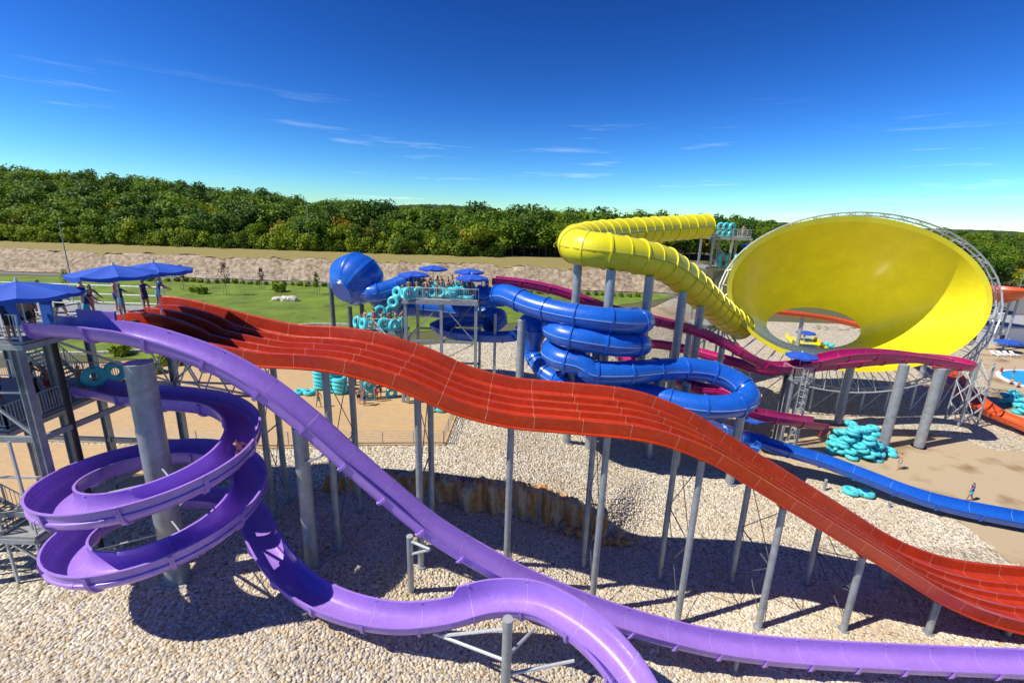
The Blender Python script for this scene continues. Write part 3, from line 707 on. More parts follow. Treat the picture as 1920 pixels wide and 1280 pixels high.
def tube_ring(loc, rot=(0, 0, 0), double=True, label='', group=None, scale=1.):
    rt = empty('swim_ring', loc, label, 'inflatable', group); rt.rotation_euler = rot; rt.scale = (scale,) * 3
    o = bpy.data.objects.new('ring', TMESH[1 if double else 0]); col.objects.link(o); o.parent = rt
    if double: h = bpy.data.objects.new('handle', TMESH[2]); col.objects.link(h); h.parent = rt
    return rt

# ---------------------------------------------------------------- left slide tower
UZ = 16.65
tw = empty('slide_tower', (-24, 21, 4.5), 'grey steel tower with two railed decks and stairs where the purple and red slides start', 'tower')
deck(tw, -33, -19.75, 17.6, 25.6, UZ); deck(tw, -33, -22.55, 18.6, 25, 12.2, name='lower_platform')
for x, y, zt in ((-20.75, 18.2, 16.7), (-24.6, 17.8, 16.7), (-29.5, 17.8, 16.7), (-19.95, 25.4, 16.7), (-24.6, 25.4, 16.7), (-22.9, 21.5, 16.7), (-29.5, 25.4, 16.7)):
    g = ground(x, y) - .2; mb = MB(); h = zt - g
    mb.box((x, y, g + h / 2), (.28, .05, h)); mb.box((x - .15, y, g + h / 2), (.04, .32, h)); mb.box((x + .15, y, g + h / 2), (.04, .32, h)); mb.build('column', 'steel', tw)
MB().cyl((-20.6, 19.6, 4), (-20.6, 19.6, 16.6), .12, n=10).build('drain_pipe', 'black_pipe', tw)
for z in (8.2, 12.0):
    for a, b in (((-20.75, 18.2), (-29.5, 17.8)), ((-20.75, 18.2), (-19.95, 25.4)), ((-19.95, 25.4), (-29.5, 25.4))): MB().bar((*a, z), (*b, z), .16, .26).build('beam', 'steel', tw)
for a, b in (((-20.75, 18.2, 4.5), (-24.6, 17.8, 8.2)), ((-20.75, 18.2, 12), (-24.6, 17.8, 16.4)), ((-19.95, 25.4, 12), (-20.6, 19, 16.6)), ((-24.6, 17.8, 8.2), (-29.5, 17.8, 12)), ((-19.95, 25.4, 12.2), (-16.2, 25.0, 15.4)), ((-19.95, 25.4, 15.8), (-13.9, 25.0, 12.6)), ((-19.95, 25.4, 12.2), (-13.8, 23.4, 12.2))): MB().bar(a, b, .1).build('brace', 'steel_pale', tw)
railing(tw, [(-33, 17.65, UZ), (-19.85, 17.65, UZ)]); railing(tw, [(-19.8, 19.15, UZ), (-19.8, 20.35, UZ)], bal=False, rails=(1., .55))
railing(tw, [(-19.8, 25.45, UZ), (-33, 25.45, UZ)], bal=False, rails=(1., .55)); railing(tw, [(-22.7, 20.35, UZ), (-19.85, 20.35, UZ)], bal=False, rails=(1., .55))
railing(tw, [(-33, 18.7, 12.2), (-22.65, 18.7, 12.2), (-22.65, 21.7, 12.2)]); railing(tw, [(-22.65, 23.4, 12.2), (-22.65, 25, 12.2), (-33, 25, 12.2)])
stairs(tw, (-22.7, 18.1, 7.6), (-27.0, 18.1, 10.4), 1.3); stairs(tw, (-28.4, 19.4, 10.4), (-32, 19.4, 12.2), 1.3); stairs(tw, (-27, 20.4, 4.8), (-22.9, 20.4, 7.6), 1.3)
deck(tw, -22.8, -21.2, 17.4, 21.2, 7.55, name='stair_landing'); deck(tw, -28.5, -27.0, 17.4, 20.2, 10.35, name='stair_landing')
stairs(tw, (-24.5, 24.0, 12.3), (-29, 24.0, 16.9), 1.2)
for k in range(4):       # light lattice between the tower and the first trestle
    x_ = -19.9 + 1.5 * k
    for y_ in (23.4, 25.2): MB().bar((x_, y_, 12.2), (x_ + 1.5, y_, 15.6 - .1 * k), .06).build('lattice_bar', 'steel_pale', tw); MB().bar((x_ + 1.5, y_, 12.2), (x_, y_, 15.6 - .1 * k), .06).build('lattice_bar', 'steel_pale', tw)
for z in (12.2, 15.3):
    for y_ in (23.4, 25.2): MB().bar((-19.9, y_, z), (-13.8, y_, z), .1).build('beam', 'steel', tw)
railing(tw, [(-29.5, 17.8, 8.3), (-22.9, 17.4, 7.6)]); railing(tw, [(-21.2, 17.5, 7.6), (-21.2, 21.1, 7.6)])
for z in (10.1, 14.2): MB().bar((-20.75, 18.2, z), (-29.5, 17.8, z), .09).build('beam', 'steel_pale', tw)
for x_ in (-21.8, -23.2, -26, -27.4):  MB().bar((x_, 17.9, 4.4), (x_, 17.9, 12.0), .09).build('post', 'steel_pale', tw)
umbrella(at_y(212, 497, 20.6), 1.7, UZ, 'blue parasol over the lifeguard in the light blue cap on the left tower')
umbrella(at_y(287, 492, 22.6), 1.6, UZ, 'blue parasol standing at the far edge of the red slide start, overlapping its neighbour')
umbrella(at_y(30, 528, 18.2), 2.0, UZ, 'wide blue parasol over the purple slide entrance, apart from the other two')
def on(px, py, z): p = at_z(px, py, z); return (p.x, p.y, z)
person((-19.9, 20.75, UZ), -1.2, 'lean', 'lifeguard in navy vest, aqua shorts and pale blue cap at the red slide start', 'navy_cloth', 'aqua_cloth', cap='aqua_cloth')
person((-19.75, 22.5, UZ), -1.1, 'reach', 'attendant in navy vest and aqua shorts leaning over the red lanes', 'navy_cloth', 'aqua_cloth', 'skin_tan')
person((-19.9, 24.2, UZ), -1.4, 'reach', 'attendant in navy vest bending under the farther parasol', 'navy_cloth', 'navy_cloth', 'skin_tan')
person((-19.8, 25.0, UZ), -1.0, 'lean', 'attendant with aqua shorts at the far corner of the red slide start', 'blue_cloth', 'aqua_cloth')
person((-21.8, 21.4, UZ), -1.4, 'walk', 'bare-chested boy in black shorts stepping up behind the lifeguard', None, 'black_cloth')
person((-22.3, 23.2, UZ), -1.3, 'stand', 'pale bare-chested youth with dark hair waiting behind the red slide', None, 'grey_cloth')
person((-20.3, 17.75, UZ), 2.2, 'lean', 'lifeguard in navy shirt and black shorts by the purple slide entrance', 'navy_cloth', 'black_cloth', 'skin_tan')
person((-20.9, 19.2, UZ), -1.3, 'hips', 'tanned man with hands on hips queueing for the purple slide', None, 'black_cloth', 'skin_tan')
person((-21.7, 19.7, UZ), -1.5, 'stand', 'bare-chested man in dark trunks queueing behind the purple slide', None, 'navy_cloth', 'skin_tan')
for k, (x, y) in enumerate(((-20.6, 18.7), (-21.3, 18.1), (-23.1, 19.5), (-23.5, 21.8), (-24.2, 22.9), (-20.9, 22.0), (-21.2, 23.9))):
    person((x, y, UZ), -1.4 + .35 * math.sin(k * 2.3), ('stand', 'hips', 'lean')[k % 3], 'swimmer in %s %s' % (('dark trunks', 'red trunks', 'grey trunks', 'aqua trunks', 'navy trunks', 'pink shorts', 'blue trunks')[k], 'waiting on the upper deck of the left tower'), None, ('black_cloth', 'red_cloth', 'grey_cloth', 'aqua_cloth', 'navy_cloth', 'pink_cloth', 'blue_cloth')[k], 'skin_tan' if k % 2 else 'skin')
person((-22.4, 18.8, UZ), -1.2, 'hips', 'tanned boy in the queue beneath the wide parasol', None, 'red_cloth', 'skin_tan')
for k, (x, y, kd, t, sh, lab) in enumerate(((-23.2, 21.6, 'lean', None, 'black_cloth', 'tanned man with dark cap on the lower tower deck'), (-23.1, 20.3, 'stand', 'blue_cloth', 'aqua_cloth', 'girl in blue top and aqua shorts at the lower deck rail'), (-23.9, 21.3, 'stand', 'black_cloth', 'black_cloth', 'woman in black swimsuit on the lower tower deck'),
        (-24.4, 22.4, 'hips', None, 'red_cloth', 'bare-chested man in red trunks on the lower tower deck'), (-22.9, 22.7, 'reach', None, 'aqua_cloth', 'boy in aqua shorts reaching towards the purple spiral entry'), (-25.4, 20.4, 'stand', None, 'navy_cloth', 'tanned teenager in navy trunks queueing on the lower deck'), (-26.2, 21.6, 'hips', 'black_cloth', 'black_cloth', 'person in black queueing farthest back on the lower deck'), (-25.0, 19.3, 'stand', 'navy_cloth', 'aqua_cloth', 'lifeguard in navy shirt behind the lower deck rail'))):
    person((x, y, 12.2), -1.3 + .3 * math.sin(k * 3), kd, lab, t, sh, 'skin_tan' if k % 2 else 'skin', cap='black_cloth' if k == 0 else None)
tube_ring((-22.3, 23.4, 13.2), (R(80), 0, R(70)), True, 'turquoise ring leaning on the rail beside the purple spiral entry')
tube_ring((-25.6, 18.95, 13.0), (R(80), 0, R(5)), True, 'turquoise ring upright behind the lower deck rail')
for i, (x, y) in enumerate(((-21.2, 20.2), (-22.6, 20.0), (-23.6, 18.2))):
    mb = MB(); mb.box((x, y, UZ + .62), (.5, .10, 1.2), .3 * i); mb.cyl((x - .25, y, UZ + 1.2), (x + .25, y, UZ + 1.2), .1, n=8)
    tag(mb.build('riding_mat', 'mat_blue'), ('blue mat held upright behind the lifeguard', 'blue mat carried in the purple slide queue', 'blue mat under the wide parasol')[i], 'mat')
hp = helix(-.06 * math.pi)
person((hp.x + .1, hp.y + .3, hp.z - .42), R(190), 'sit', 'boy in dark trunks sliding down the purple spiral', None, 'black_cloth', 'skin_tan', .95, rot=(R(-32), 0, R(190)))

# ---------------------------------------------------------------- central blue-slide tower
bt = empty('slide_tower', (-6.5, 42.5, 4.8), 'grey steel platform crowded with swimmers and rings where the blue tubes start', 'tower')
deck(bt, -9.8, -3.1, 39.7, 45.2, 15.0); deck(bt, -14.2, -9.9, 40.0, 42.4, 12.0, name='lower_landing'); deck(bt, -9.8, -7.2, 37.9, 39.6, 10.0, name='lower_landing')
for x, y, z in ((-9.6, 39.9, 15), (-6.4, 39.9, 15), (-3.3, 39.9, 15), (-9.6, 45, 15), (-3.3, 45, 15), (-14, 40.2, 12), (-14, 42.2, 12), (-10.1, 40.2, 12), (-7.3, 38, 10), (-1.6, 41.2, 14)):
    g = ground(x, y) - .2; MB().box((x, y, (g + z - .3) / 2), (.26, .26, z - .3 - g)).build('column', 'steel', bt)
for z in (7.6, 11.2):
    for a, b in (((-9.6, 39.9), (-3.3, 39.9)), ((-9.6, 45), (-3.3, 45)), ((-3.3, 39.9), (-3.3, 45)), ((-9.6, 39.9), (-9.6, 45))): MB().bar((*a, z), (*b, z), .14, .2).build('beam', 'steel', bt)
for a, b in (((-9.6, 39.9, 11.2), (-6.4, 39.9, 14.7)), ((-6.4, 39.9, 14.7), (-3.3, 39.9, 11.2)), ((-9.6, 39.9, 7.6), (-3.3, 39.9, 11.2)), ((-9.6, 39.9, 11.2), (-3.3, 39.9, 7.6)), ((-3.3, 39.9, 14.7), (-3.3, 45, 11.2)), ((-14, 40.2, 11.7), (-10.1, 40.2, 9)), ((-6.4, 39.9, 11.2), (-3.3, 45, 14.7))): MB().bar(a, b, .08).build('brace', 'steel', bt)
railing(bt, [(-9.2, 39.75, 15), (-3.15, 39.75, 15), (-3.15, 40.8, 15)], step=.2); railing(bt, [(-3.15, 43, 15), (-3.15, 45.1, 15), (-9.7, 45.1, 15)], step=.2)
railing(bt, [(-14.1, 42.3, 12), (-14.1, 40.1, 12), (-10, 40.1, 12)], step=.2); railing(bt, [(-9.7, 38, 10), (-7.3, 38, 10), (-7.3, 39.5, 10)], step=.2)
stairs(bt, (-12.6, 42.9, 12.0), (-9.8, 42.9, 15.0), 1.3); stairs(bt, (-6.8, 38.8, 7.6), (-9.6, 38.8, 10), 1.2); stairs(bt, (-9.9, 39.2, 10), (-12.4, 40.8, 12), 1.2)
for i, (px, py, Y, lab) in enumerate(((775, 508, 42.6, 'blue parasol at the stair end of the crowded platform'), (812, 497, 45.6, 'blue parasol behind the queue, highest on the crowded platform'), (880, 503, 44.8, 'blue parasol behind the red-shirted lifeguard'), (885, 514, 41.2, 'blue parasol at the front corner above the blue tube start'))):
    umbrella(at_y(px, py, Y), 1.45, 15.0, lab)
cr = random.Random(11); looks_l = ('red trunks', 'grey trunks', 'aqua trunks', 'black trunks', 'navy trunks'); mats_l = ('red_cloth', 'grey_cloth', 'aqua_cloth', 'black_cloth', 'navy_cloth')
spots = [(-9.4, 40.6), (-7.9, 40.9), (-6.9, 40.5), (-5.9, 40.9), (-9.0, 44.8), (-7.4, 44.9), (-5.4, 44.9), (-9.3, 43.4), (-8.8, 41.2), (-8.2, 44.3), (-7.7, 42.2), (-7.0, 43.6), (-6.6, 41.6), (-6.0, 44.2), (-5.6, 42.6), (-5.0, 43.8), (-4.6, 42.0), (-4.1, 44.3), (-8.5, 42.8), (-6.2, 42.9)]
looks = ('black trunks', 'red trunks', 'navy trunks', 'patterned grey trunks', 'aqua trunks'); mats_ = ('black_cloth', 'red_cloth', 'navy_cloth', 'grey_cloth', 'aqua_cloth')
for k, (x, y) in enumerate(spots):
    i = k % 5; person((x, y, 15.0), cr.uniform(-3, 3), ('stand', 'hips', 'lean')[k % 3], 'bare-chested swimmer in %s queueing on the crowded platform' % looks[i], None, mats_[i], 'skin' if k % 2 else 'skin_tan', cr.uniform(.93, 1.04), group='queue on the platform, ' + looks[i])
    if k % 3 != 2: tube_ring((x + .45, y + (.35 if k % 4 else -.4), 15.5), (R(82), 0, cr.uniform(-.8, .8)), k % 2 == 0, 'turquoise %s ring held upright in the platform queue' % ('double' if k % 2 == 0 else 'single'), 'rings held on the platform, %s' % ('double' if k % 2 == 0 else 'single'))
person((-3.9, 41.1, 15.0), 1.2, 'lean', 'lifeguard in a red shirt and shorts under the front parasol', 'red_cloth', 'red_cloth')
person((-2.6, 43.2, 15.0), .5, 'stand', 'attendant in a blue shirt by the magenta slide entrance', 'blue_cloth', 'navy_cloth')
MB().box((-2.3, 43.3, 14.95), (1.9, 1.6, .1)).build('step_platform', 'deck', bt)
tube_ring((-1.6, 42.3, 15.6), (R(82), 0, R(20)), False, 'turquoise single ring standing above the blue tube mouth')
for k, (x, y, a) in enumerate(((-4.6, 40.6, .2), (-5.3, 40.8, 1.0), (-4.9, 41.0, .5))): tube_ring((x, y, 15.02 + .36 * k * (k < 2) + (.7 if k == 2 else 0)), (0, 0, a), True, 'turquoise double ring lying on the platform corner', 'rings lying on the platform corner')
for k, (x, y) in enumerate(((-13.6, 41.0), (-13.0, 41.7), (-12.0, 40.7), (-11.3, 41.2), (-10.7, 40.8), (-12.6, 42.0), (-10.3, 41.6))):
    person((x, y, 12.0), cr.uniform(-2.5, 2.5), ('hips', 'stand', 'lean')[k % 3], 'swimmer in %s on the lower landing of the blue tower' % looks[k % 5], None, mats_[k % 5], 'skin_tan' if k % 2 else 'skin', group='queue on the landing, ' + looks[k % 5])
for k, (x, y, d) in enumerate(((-13.7, 40.4, True), (-11.7, 40.3, False), (-12.9, 42.3, True), (-10.6, 40.4, True))): tube_ring((x, y, 12.6), (R(80 + 3 * k), 0, R((-40, 25, -12, 60)[k])), d, ('turquoise double ring at the outer corner of the lower landing', 'turquoise single ring against the landing rail', 'turquoise double ring held up at the foot of the landing stairs', 'turquoise double ring at the inner end of the lower landing')[k])
for k in range(3):
    f = .15 + .3 * k; person((-12.6 + 2.8 * f, 42.9 + .25 * (k % 2), 12.08 + 3 * f), -1.57, ('walk', 'stand', 'walk')[k], ('swimmer in navy trunks low on the platform stairs', 'swimmer in aqua trunks halfway up the platform stairs', 'swimmer in patterned trunks high on the platform stairs')[k], None, ('navy_cloth', 'aqua_cloth', 'grey_cloth')[k], 'skin')
    tube_ring((-12.5 + 2.8 * f, 42.35, 12.9 + 3 * f), (R(78), 0, R(20 - 25 * k)), k != 1, ('turquoise double ring carried low on the platform stairs', 'turquoise single ring carried halfway up the platform stairs', 'turquoise double ring carried high on the platform stairs')[k])
for k, (x, y) in enumerate(((-26.8, 19.3), (-27.6, 20.6), (-25.8, 22.9), (-24.0, 19.2), (-28.4, 19.4))):
    person((x, y, 12.2), -1.2 + .4 * k, ('stand', 'hips', 'lean')[k % 3], 'swimmer in %s in the lower deck queue of the left tower' % looks_l[k], None, mats_l[k], 'skin' if k % 2 else 'skin_tan')
person((-9.9, 43.0, 14.2), 1.6, 'walk', 'man in dark red trunks climbing the last stairs with a ring', None, 'red_cloth'); tube_ring((-9.6, 42.4, 15.2), (R(75), 0, R(-15)), False, 'turquoise ring carried up the last stairs')
tube_ring((-9.0, 38.4, 10.5), (R(80), 0, 0), False, 'turquoise ring beneath the landing on the lower stairs')

# ---------------------------------------------------------------- blue tubes
def pts(L): return [at_y(*p) for p in L]
bs = empty('blue_tube_slide', (0, 38, 4), 'blue enclosed tube slide winding in stacked loops right of the crowded platform', 'water slide')
P1 = [Vector((-3.3, 41.9, 15.2)), Vector((-2.0, 41.6, 15.15))] + pts([(950, 553, 40), (1000, 573, 37.8), (1060, 588, 36.2), (1120, 597, 35.3), (1165, 602, 35.3)])
z0 = P1[-1].z; xr = P1[-1].x; xl = at_y(1085, 640, 35.3).x
def loop(zs, ze): # right turn, back run, left turn, to the next front run
    out = []; n = 14; xr2 = xr + .1
    seq = [(xr2 + 1.7, 36.2), (xr2 + 2.1, 37.4), (xr2 + 1.2, 38.9), (xr2 - 1.0, 39.4), (xl + 1.5, 39.4), (xl - .9, 38.9), (xl - 1.9, 37.4), (xl - 1.2, 35.9), (xl + .5, 35.2), (xr2 - 1.6, 35.2), (xr2, 35.3)]
    for i, (x, y) in enumerate(seq): out.append(Vector((x, y, zs + (ze - zs) * (i + 1) / len(seq))))
    return out
P1 += loop(z0, z0 - 1.95) + loop(z0 - 1.95, z0 - 4.05)[:-2]
P1 += pts([(1110, 697, 35.0), (1180, 698, 35.2), (1250, 692, 36.6), (1320, 694, 37.2), (1372, 712, 36.8), (1402, 738, 35.6), (1385, 758, 34.4), (1320, 762, 34.3), (1250, 749, 35.4), (1190, 730, 37), (1130, 715, 38.3), (1075, 716, 38.2)])
P1 += pts([(1052, 728, 36.6), (1075, 750, 35.2), (1130, 764, 34.8), (1210, 778, 35.2), (1300, 800, 35.8)]) + [at_z(1385, 822, 3.1), at_z(1420, 832, 2.75)]
tube(bs, Path(P1), .95, 'blue', 'blue_caulk', sec=2.7, fl=.1)
ex = [at_z(1412, 830, 2.75), at_z(1450, 845, 2.4), at_z(1540, 872, 1.75), at_z(1620, 902, 1.2), at_z(1700, 933, .7), at_z(1785, 958, .42), at_z(1920, 985, .35), at_z(2080, 1012, .35)]
flume(bs, Path(ex), half_pipe(1.9, .75), 'blue', 'blue_caulk', sec=2.6, th=.05, fl=.08)
MB().box((0, 0, 0), (.1, .1, .1))
for px, py, Y, top in ((1234, 700, 37.9, 9.4), (1075, 640, 37.3, 15.0), (1290, 700, 37.0, 9.0), (1395, 745, 35.5, 8.0), (979, 585, 38.8, 13.7), (1120, 640, 37.3, 14.6)):
    p = at_y(px, py, Y); single_pole(p.x, p.y, top, .36, 'thick grey pole carrying the blue tube loops', 'poles under the blue tubes')
for p, t in ((at_z(1548, 905, .8), 1.1), (at_z(1668, 945, .3), .5)): single_pole(p.x, p.y, t, .12, 'thin grey post under the blue exit chute', 'posts under the blue chute')
sr = empty('blue_sphere_slide', (-15.3, 44, 5), 'blue slide with a big ribbed ball, a bowl and a winding tube behind the platform', 'water slide')
sc = at_y(669, 523, 44.5)
mb = MB(); n, k = 80, 30; ax = (at_y(643, 545, 42.6) - sc).normalized(); e1 = ax.cross(Vector((0, 0, 1))).normalized(); e2 = e1.cross(ax)
for i in range(k + 1):
    t = math.pi * i / k
    for j in range(n):
        a = 2 * math.pi * j / n; rr = 2.5 + (.13 if j % 10 in (0, 1) else 0)
        mb.v.append(tuple(sc + ax * math.cos(t) * 2.5 + (e1 * math.cos(a) + e2 * math.sin(a)) * math.sin(t) * rr))
for i in range(k):
    for j in range(n): mb.f.append((i * n + j, i * n + (j + 1) % n, (i + 1) * n + (j + 1) % n, (i + 1) * n + j)); mb.mi.append(0)
mb.build('ball', 'blue', sr, 60)
MB().torus(sc + ax * 2.24, 1.12, .07, n=30, k=8, ax=Matrix((e1, e2, ax)).transposed()).build('end_ring', 'blue', sr)
mb = MB().cyl(sc + ax * 2.3, sc + ax * 2.5, 1.1, 1.0, n=30); mb.build('end_cap', 'blue', sr)
tube(sr, Path([Vector((-9.6, 44.1, 15.6)), at_y(770, 527, 44.2), at_y(735, 540, 43.6), at_y(700, 549, 43.0), sc + Vector((.6, -.8, -.9))]), .85, 'blue', 'blue_caulk', sec=1.8)
bc = at_y(1000, 612, 41.2)
tube(sr, Path([sc + Vector((1.0, 1, -1.3)), at_y(730, 575, 47), at_y(790, 577, 47.5), at_y(850, 583, 47.5), at_y(915, 590, 46.6), at_y(935, 600, 45.2), at_y(915, 612, 44.2)]), .95, 'blue', 'blue_caulk', sec=2.2)
flume(sr, Path([at_y(905, 612, 44.0), at_y(850, 612, 43.4), at_y(825, 622, 42.6), at_y(850, 634, 42.0), at_y(910, 640, 41.8), at_y(965, 638, 41.6), bc + Vector((-1.0, 0, -.9))]), half_pipe(1.6, .8), 'blue', 'blue_caulk', sec=2.0)
MB().lathe([(.02, 1.35), (.6, 1.27), (1.1, 1.0), (1.42, .55), (1.55, 0), (1.55, -.12), (1.68, -.12), (1.68, -.22), (1.5, -.25), (1.2, -.9), (.85, -1.7), (.78, -2.2)], bc, 36).build('bowl', 'blue', sr, 50)
tube(sr, Path([bc + Vector((0, 0, -2.0)), bc + Vector((0, -.1, -2.9)), at_y(1003, 672, 40.6), at_y(1018, 695, 39.6), at_y(1045, 712, 38.4), at_y(1068, 716, 37.0)]), .78, 'blue', 'blue_caulk', sec=1.5)
for px, py, Y, t in ((622, 560, 44.6, 15.6), (657, 600, 44.2, 13.3), (679, 590, 45.8, 13.6), (1009, 640, 42.6, 11.2)):
    p = at_y(px, py, Y); single_pole(p.x, p.y, t, .22, 'dark grey post holding the blue ball and bowl', 'posts of the blue ball slide', 'steel_dark')

# ---------------------------------------------------------------- magenta slide
mg = empty('magenta_slide', (20, 46, 1), 'magenta open slide sweeping past the yellow funnel to a high hairpin and back', 'water slide')
MP = pts([(925, 534, 47.5), (985, 541, 47), (1045, 554, 46.5), (1100, 573, 46), (1160, 592, 46), (1215, 606, 46), (1300, 627, 46), (1360, 653, 45.5), (1400, 676, 45), (1440, 694, 45), (1482, 696, 45), (1530, 686, 45), (1590, 674, 45.2), (1660, 673, 45.4), (1740, 682, 45.4), (1800, 693, 45.2)])
zl = MP[-1].z
MP += [Vector((47.6, 46.2, zl - .15)), Vector((48.2, 47.8, zl - .3)), Vector((46.8, 49.3, zl - .5)), Vector((43.5, 49.6, zl - .7)), Vector((38, 48.8, zl - 1.1)), Vector((33, 48.0, zl - 1.5))] + pts([(1440, 702, 49), (1370, 685, 51), (1290, 663, 54.5), (1230, 652, 56.5)])
zl = MP[-1].z
MP += [Vector((15, 57, zl - .2)), Vector((13.2, 54.5, zl - .5)), Vector((14, 51, zl - .8)), Vector((16.5, 48.0, zl - 1.1)), Vector((19.5, 45.2, zl - 1.6))] + pts([(1370, 745, 42.5), (1400, 778, 41.0), (1455, 792, 41), (1535, 803, 42)])
MPp = Path(MP); flume(mg, MPp, half_pipe(1.75, .85), 'magenta', 'magenta_caulk', sec=2.9, th=.05, fl=.08, bank=None)
for (px, py), (tx, ty), r in (((1570, 795), (1600, 690), .42), ((1655, 838), (1690, 692), .46), ((1722, 838), (1752, 702), .46)):
    b = at_z(px, py, 0); top = min(MP, key=lambda p: (p.x - b.x) ** 2 + (p.y - b.y) ** 2).z - .25
    single_pole(b.x, b.y, top, r, 'massive grey column holding the magenta hairpin before the funnel', 'columns of the magenta hairpin')
for px, py, Y in ((1110, 560, 46), (1290, 640, 46), (1345, 660, 47), (1480, 700, 45.2), (1260, 640, 55), (1330, 690, 52.6)):
    p = at_y(px, py, Y); q = min(MPp.p, key=lambda v: (v.x - p.x) ** 2 + (v.y - p.y) ** 2); single_pole(q.x, q.y, q.z - .1, .3, 'plain grey pole under the magenta slide', 'poles under the magenta slide')
pl = empty('lattice_pylon', at_z(1800, 795, 0), 'grey lattice pylon propping the end of the magenta hairpin', 'pylon'); c = pl.location; tz = 8.0
L4 = [(-1.1, -.9), (1.1, -.9), (1.1, .9), (-1.1, .9)]
for i, (a, b) in enumerate(L4):
    MB().cyl((c.x + a, c.y + b, -.1), (c.x + a * .9, c.y + b * .9, tz), .1, n=8).build('leg', 'steel', pl); a2, b2 = L4[(i + 1) % 4]
    for k in range(3): MB().cyl((c.x + a, c.y + b, k * 2.6 + .2), (c.x + a2, c.y + b2, k * 2.6 + 2.7), .05, n=6).build('brace', 'steel_pale', pl); MB().cyl((c.x + a2, c.y + b2, k * 2.6 + .2), (c.x + a, c.y + b, k * 2.6 + 2.7), .05, n=6).build('brace', 'steel_pale', pl)
# ladder tower with parasol in front
lt = empty('ladder_tower', at_z(1470, 830, 0), 'slim grey ladder tower with a caged ladder under a blue parasol', 'tower'); c = lt.location; tz = 7.6
for a, b in ((-.8, -.7), (.8, -.7), (.8, .7), (-.8, .7)): MB().box((c.x + a, c.y + b, tz / 2), (.2, .2, tz)).build('column', 'steel', lt)
MB().cyl((c.x - 1.2, c.y, 0), (c.x - 1.2, c.y, tz), .13, n=10).build('drain_pipe', 'black_pipe', lt)
deck(lt, c.x - 1, c.x + 1, c.y - .9, c.y + .9, tz); railing(lt, [(c.x - 1, c.y + .9, tz), (c.x - 1, c.y - .9, tz), (c.x + 1, c.y - .9, tz), (c.x + 1, c.y + .9, tz)])
mb = MB()
for s_ in (-.25, .25): mb.bar((c.x + s_, c.y - 1.1, 0), (c.x + s_, c.y - 1.1, tz + 1), .05)
for k in range(24): mb.bar((c.x - .25, c.y - 1.1, .3 + k * .32), (c.x + .25, c.y - 1.1, .3 + k * .32), .03)
for k in range(8): mb.torus((c.x, c.y - 1.4, 2.4 + k * .7), .36, .02, n=12, k=4)
mb.build('ladder', 'steel_pale', lt)
for k in range(3): MB().bar((c.x - .8, c.y - .7, k * 2.5), (c.x + .8, c.y - .7, k * 2.5 + 2.5), .07).build('brace', 'steel', lt)
umbrella(Vector((c.x, c.y, tz + 2.5)), 1.5, tz, 'blue parasol on top of the slim ladder tower')

# ---------------------------------------------------------------- yellow tube and funnel
yl = empty('yellow_funnel_slide', (36, 54, 0), 'huge yellow funnel slide fed by a thick ribbed yellow tube', 'water slide')
YP = pts([(1322, 424, 64), (1240, 430, 59.5), (1160, 437, 54.5), (1108, 444, 50), (1080, 452, 46.4), (1080, 461, 43.2), (1106, 467, 41.7), (1150, 473, 41.7), (1200, 482, 42.6), (1245, 495, 44), (1288, 526, 46), (1330, 566, 49.5), (1362, 594, 52.6), (1388, 612, 55.6)])
YPp = Path(YP); tube(yl, YPp, 1.56, 'yellow', 'yellow_caulk', sec=3.3, fl=.11, rib=1, n=36, name='tube_section')
RN = Vector((.04, -.95, .24)).normalized(); RC = at_y(1611, 553, 53.5)
def on_plane(px, py, c, nrm): d = ray(px, py); return CAM + d * ((c - CAM).dot(nrm) / d.dot(nrm))
RU = RN.cross(Vector((0, 0, 1))).normalized() * -1; RV = RN.cross(RU) * -1
if RV.z < 0: RV = -RV
if RU.x < 0: RU = -RU
def fit_ellipse(pix, c):
    A = []; 
    for p in pix:
        q = on_plane(*p, c, RN) - c; u, v = q.dot(RU), q.dot(RV); A.append((u * u, u * v, v * v, u, v))
    s_ = np.linalg.lstsq(np.array(A), np.ones(len(A)), rcond=None)[0]; a, b, c_, d, e = s_
    u0_, v0_ = np.linalg.solve([[2 * a, b], [b, 2 * c_]], [-d, -e]); k = 1 + a * u0_ ** 2 + b * u0_ * v0_ + c_ * v0_ ** 2
    def pt(t):
        cu, cv = math.cos(t), math.sin(t); r = math.sqrt(k / (a * cu * cu + b * cu * cv + c_ * cv * cv)); return (u0_ + r * cu, v0_ + r * cv)
    return pt
rim = fit_ellipse([(1371, 542), (1382, 505), (1414, 471), (1461, 442), (1523, 422), (1595, 414), (1664, 419), (1726, 439), (1789, 471), (1832, 514), (1848, 561), (1842, 605), (1376, 586), (1429, 632), (1479, 658)], RC)
HC = on_plane(1527, 618, RC - RN * 11.0, RN)
hole = fit_ellipse([(1440, 592), (1480, 582), (1520, 577), (1570, 584), (1614, 614), (1590, 640), (1540, 655), (1470, 636)], HC)
def fpt(t, f, out=0):
    u, v = rim(t); a = RC + RU * u + RV * v; u, v = hole(t); b = HC + RU * u + RV * v
    g = f ** 1.0; p = a.lerp(b, g) + RN * (1.3 * math.sin(math.pi * f) * -1)
    if out: p = p + (a - RC).normalized() * out - RN * out * .3
    return p
NA = 96; mb = MB(); NF = 18
for k in range(NF + 1):
    for i in range(NA): mb.v.append(tuple(fpt(2 * math.pi * i / NA, k / NF)))
for k in range(NF):
    for i in range(NA): mb.f.append((k * NA + i, k * NA + (i + 1) % NA, (k + 1) * NA + (i + 1) % NA, (k + 1) * NA + i)); mb.mi.append(0)
mb.build('funnel', 'yellow', yl, 60)
mb = MB(); bands = ((0, 0), (-.02, .45), (.10, .50), (.11, .05))
for f, o_ in bands:
    for i in range(NA): mb.v.append(tuple(fpt(2 * math.pi * i / NA, f, o_)))
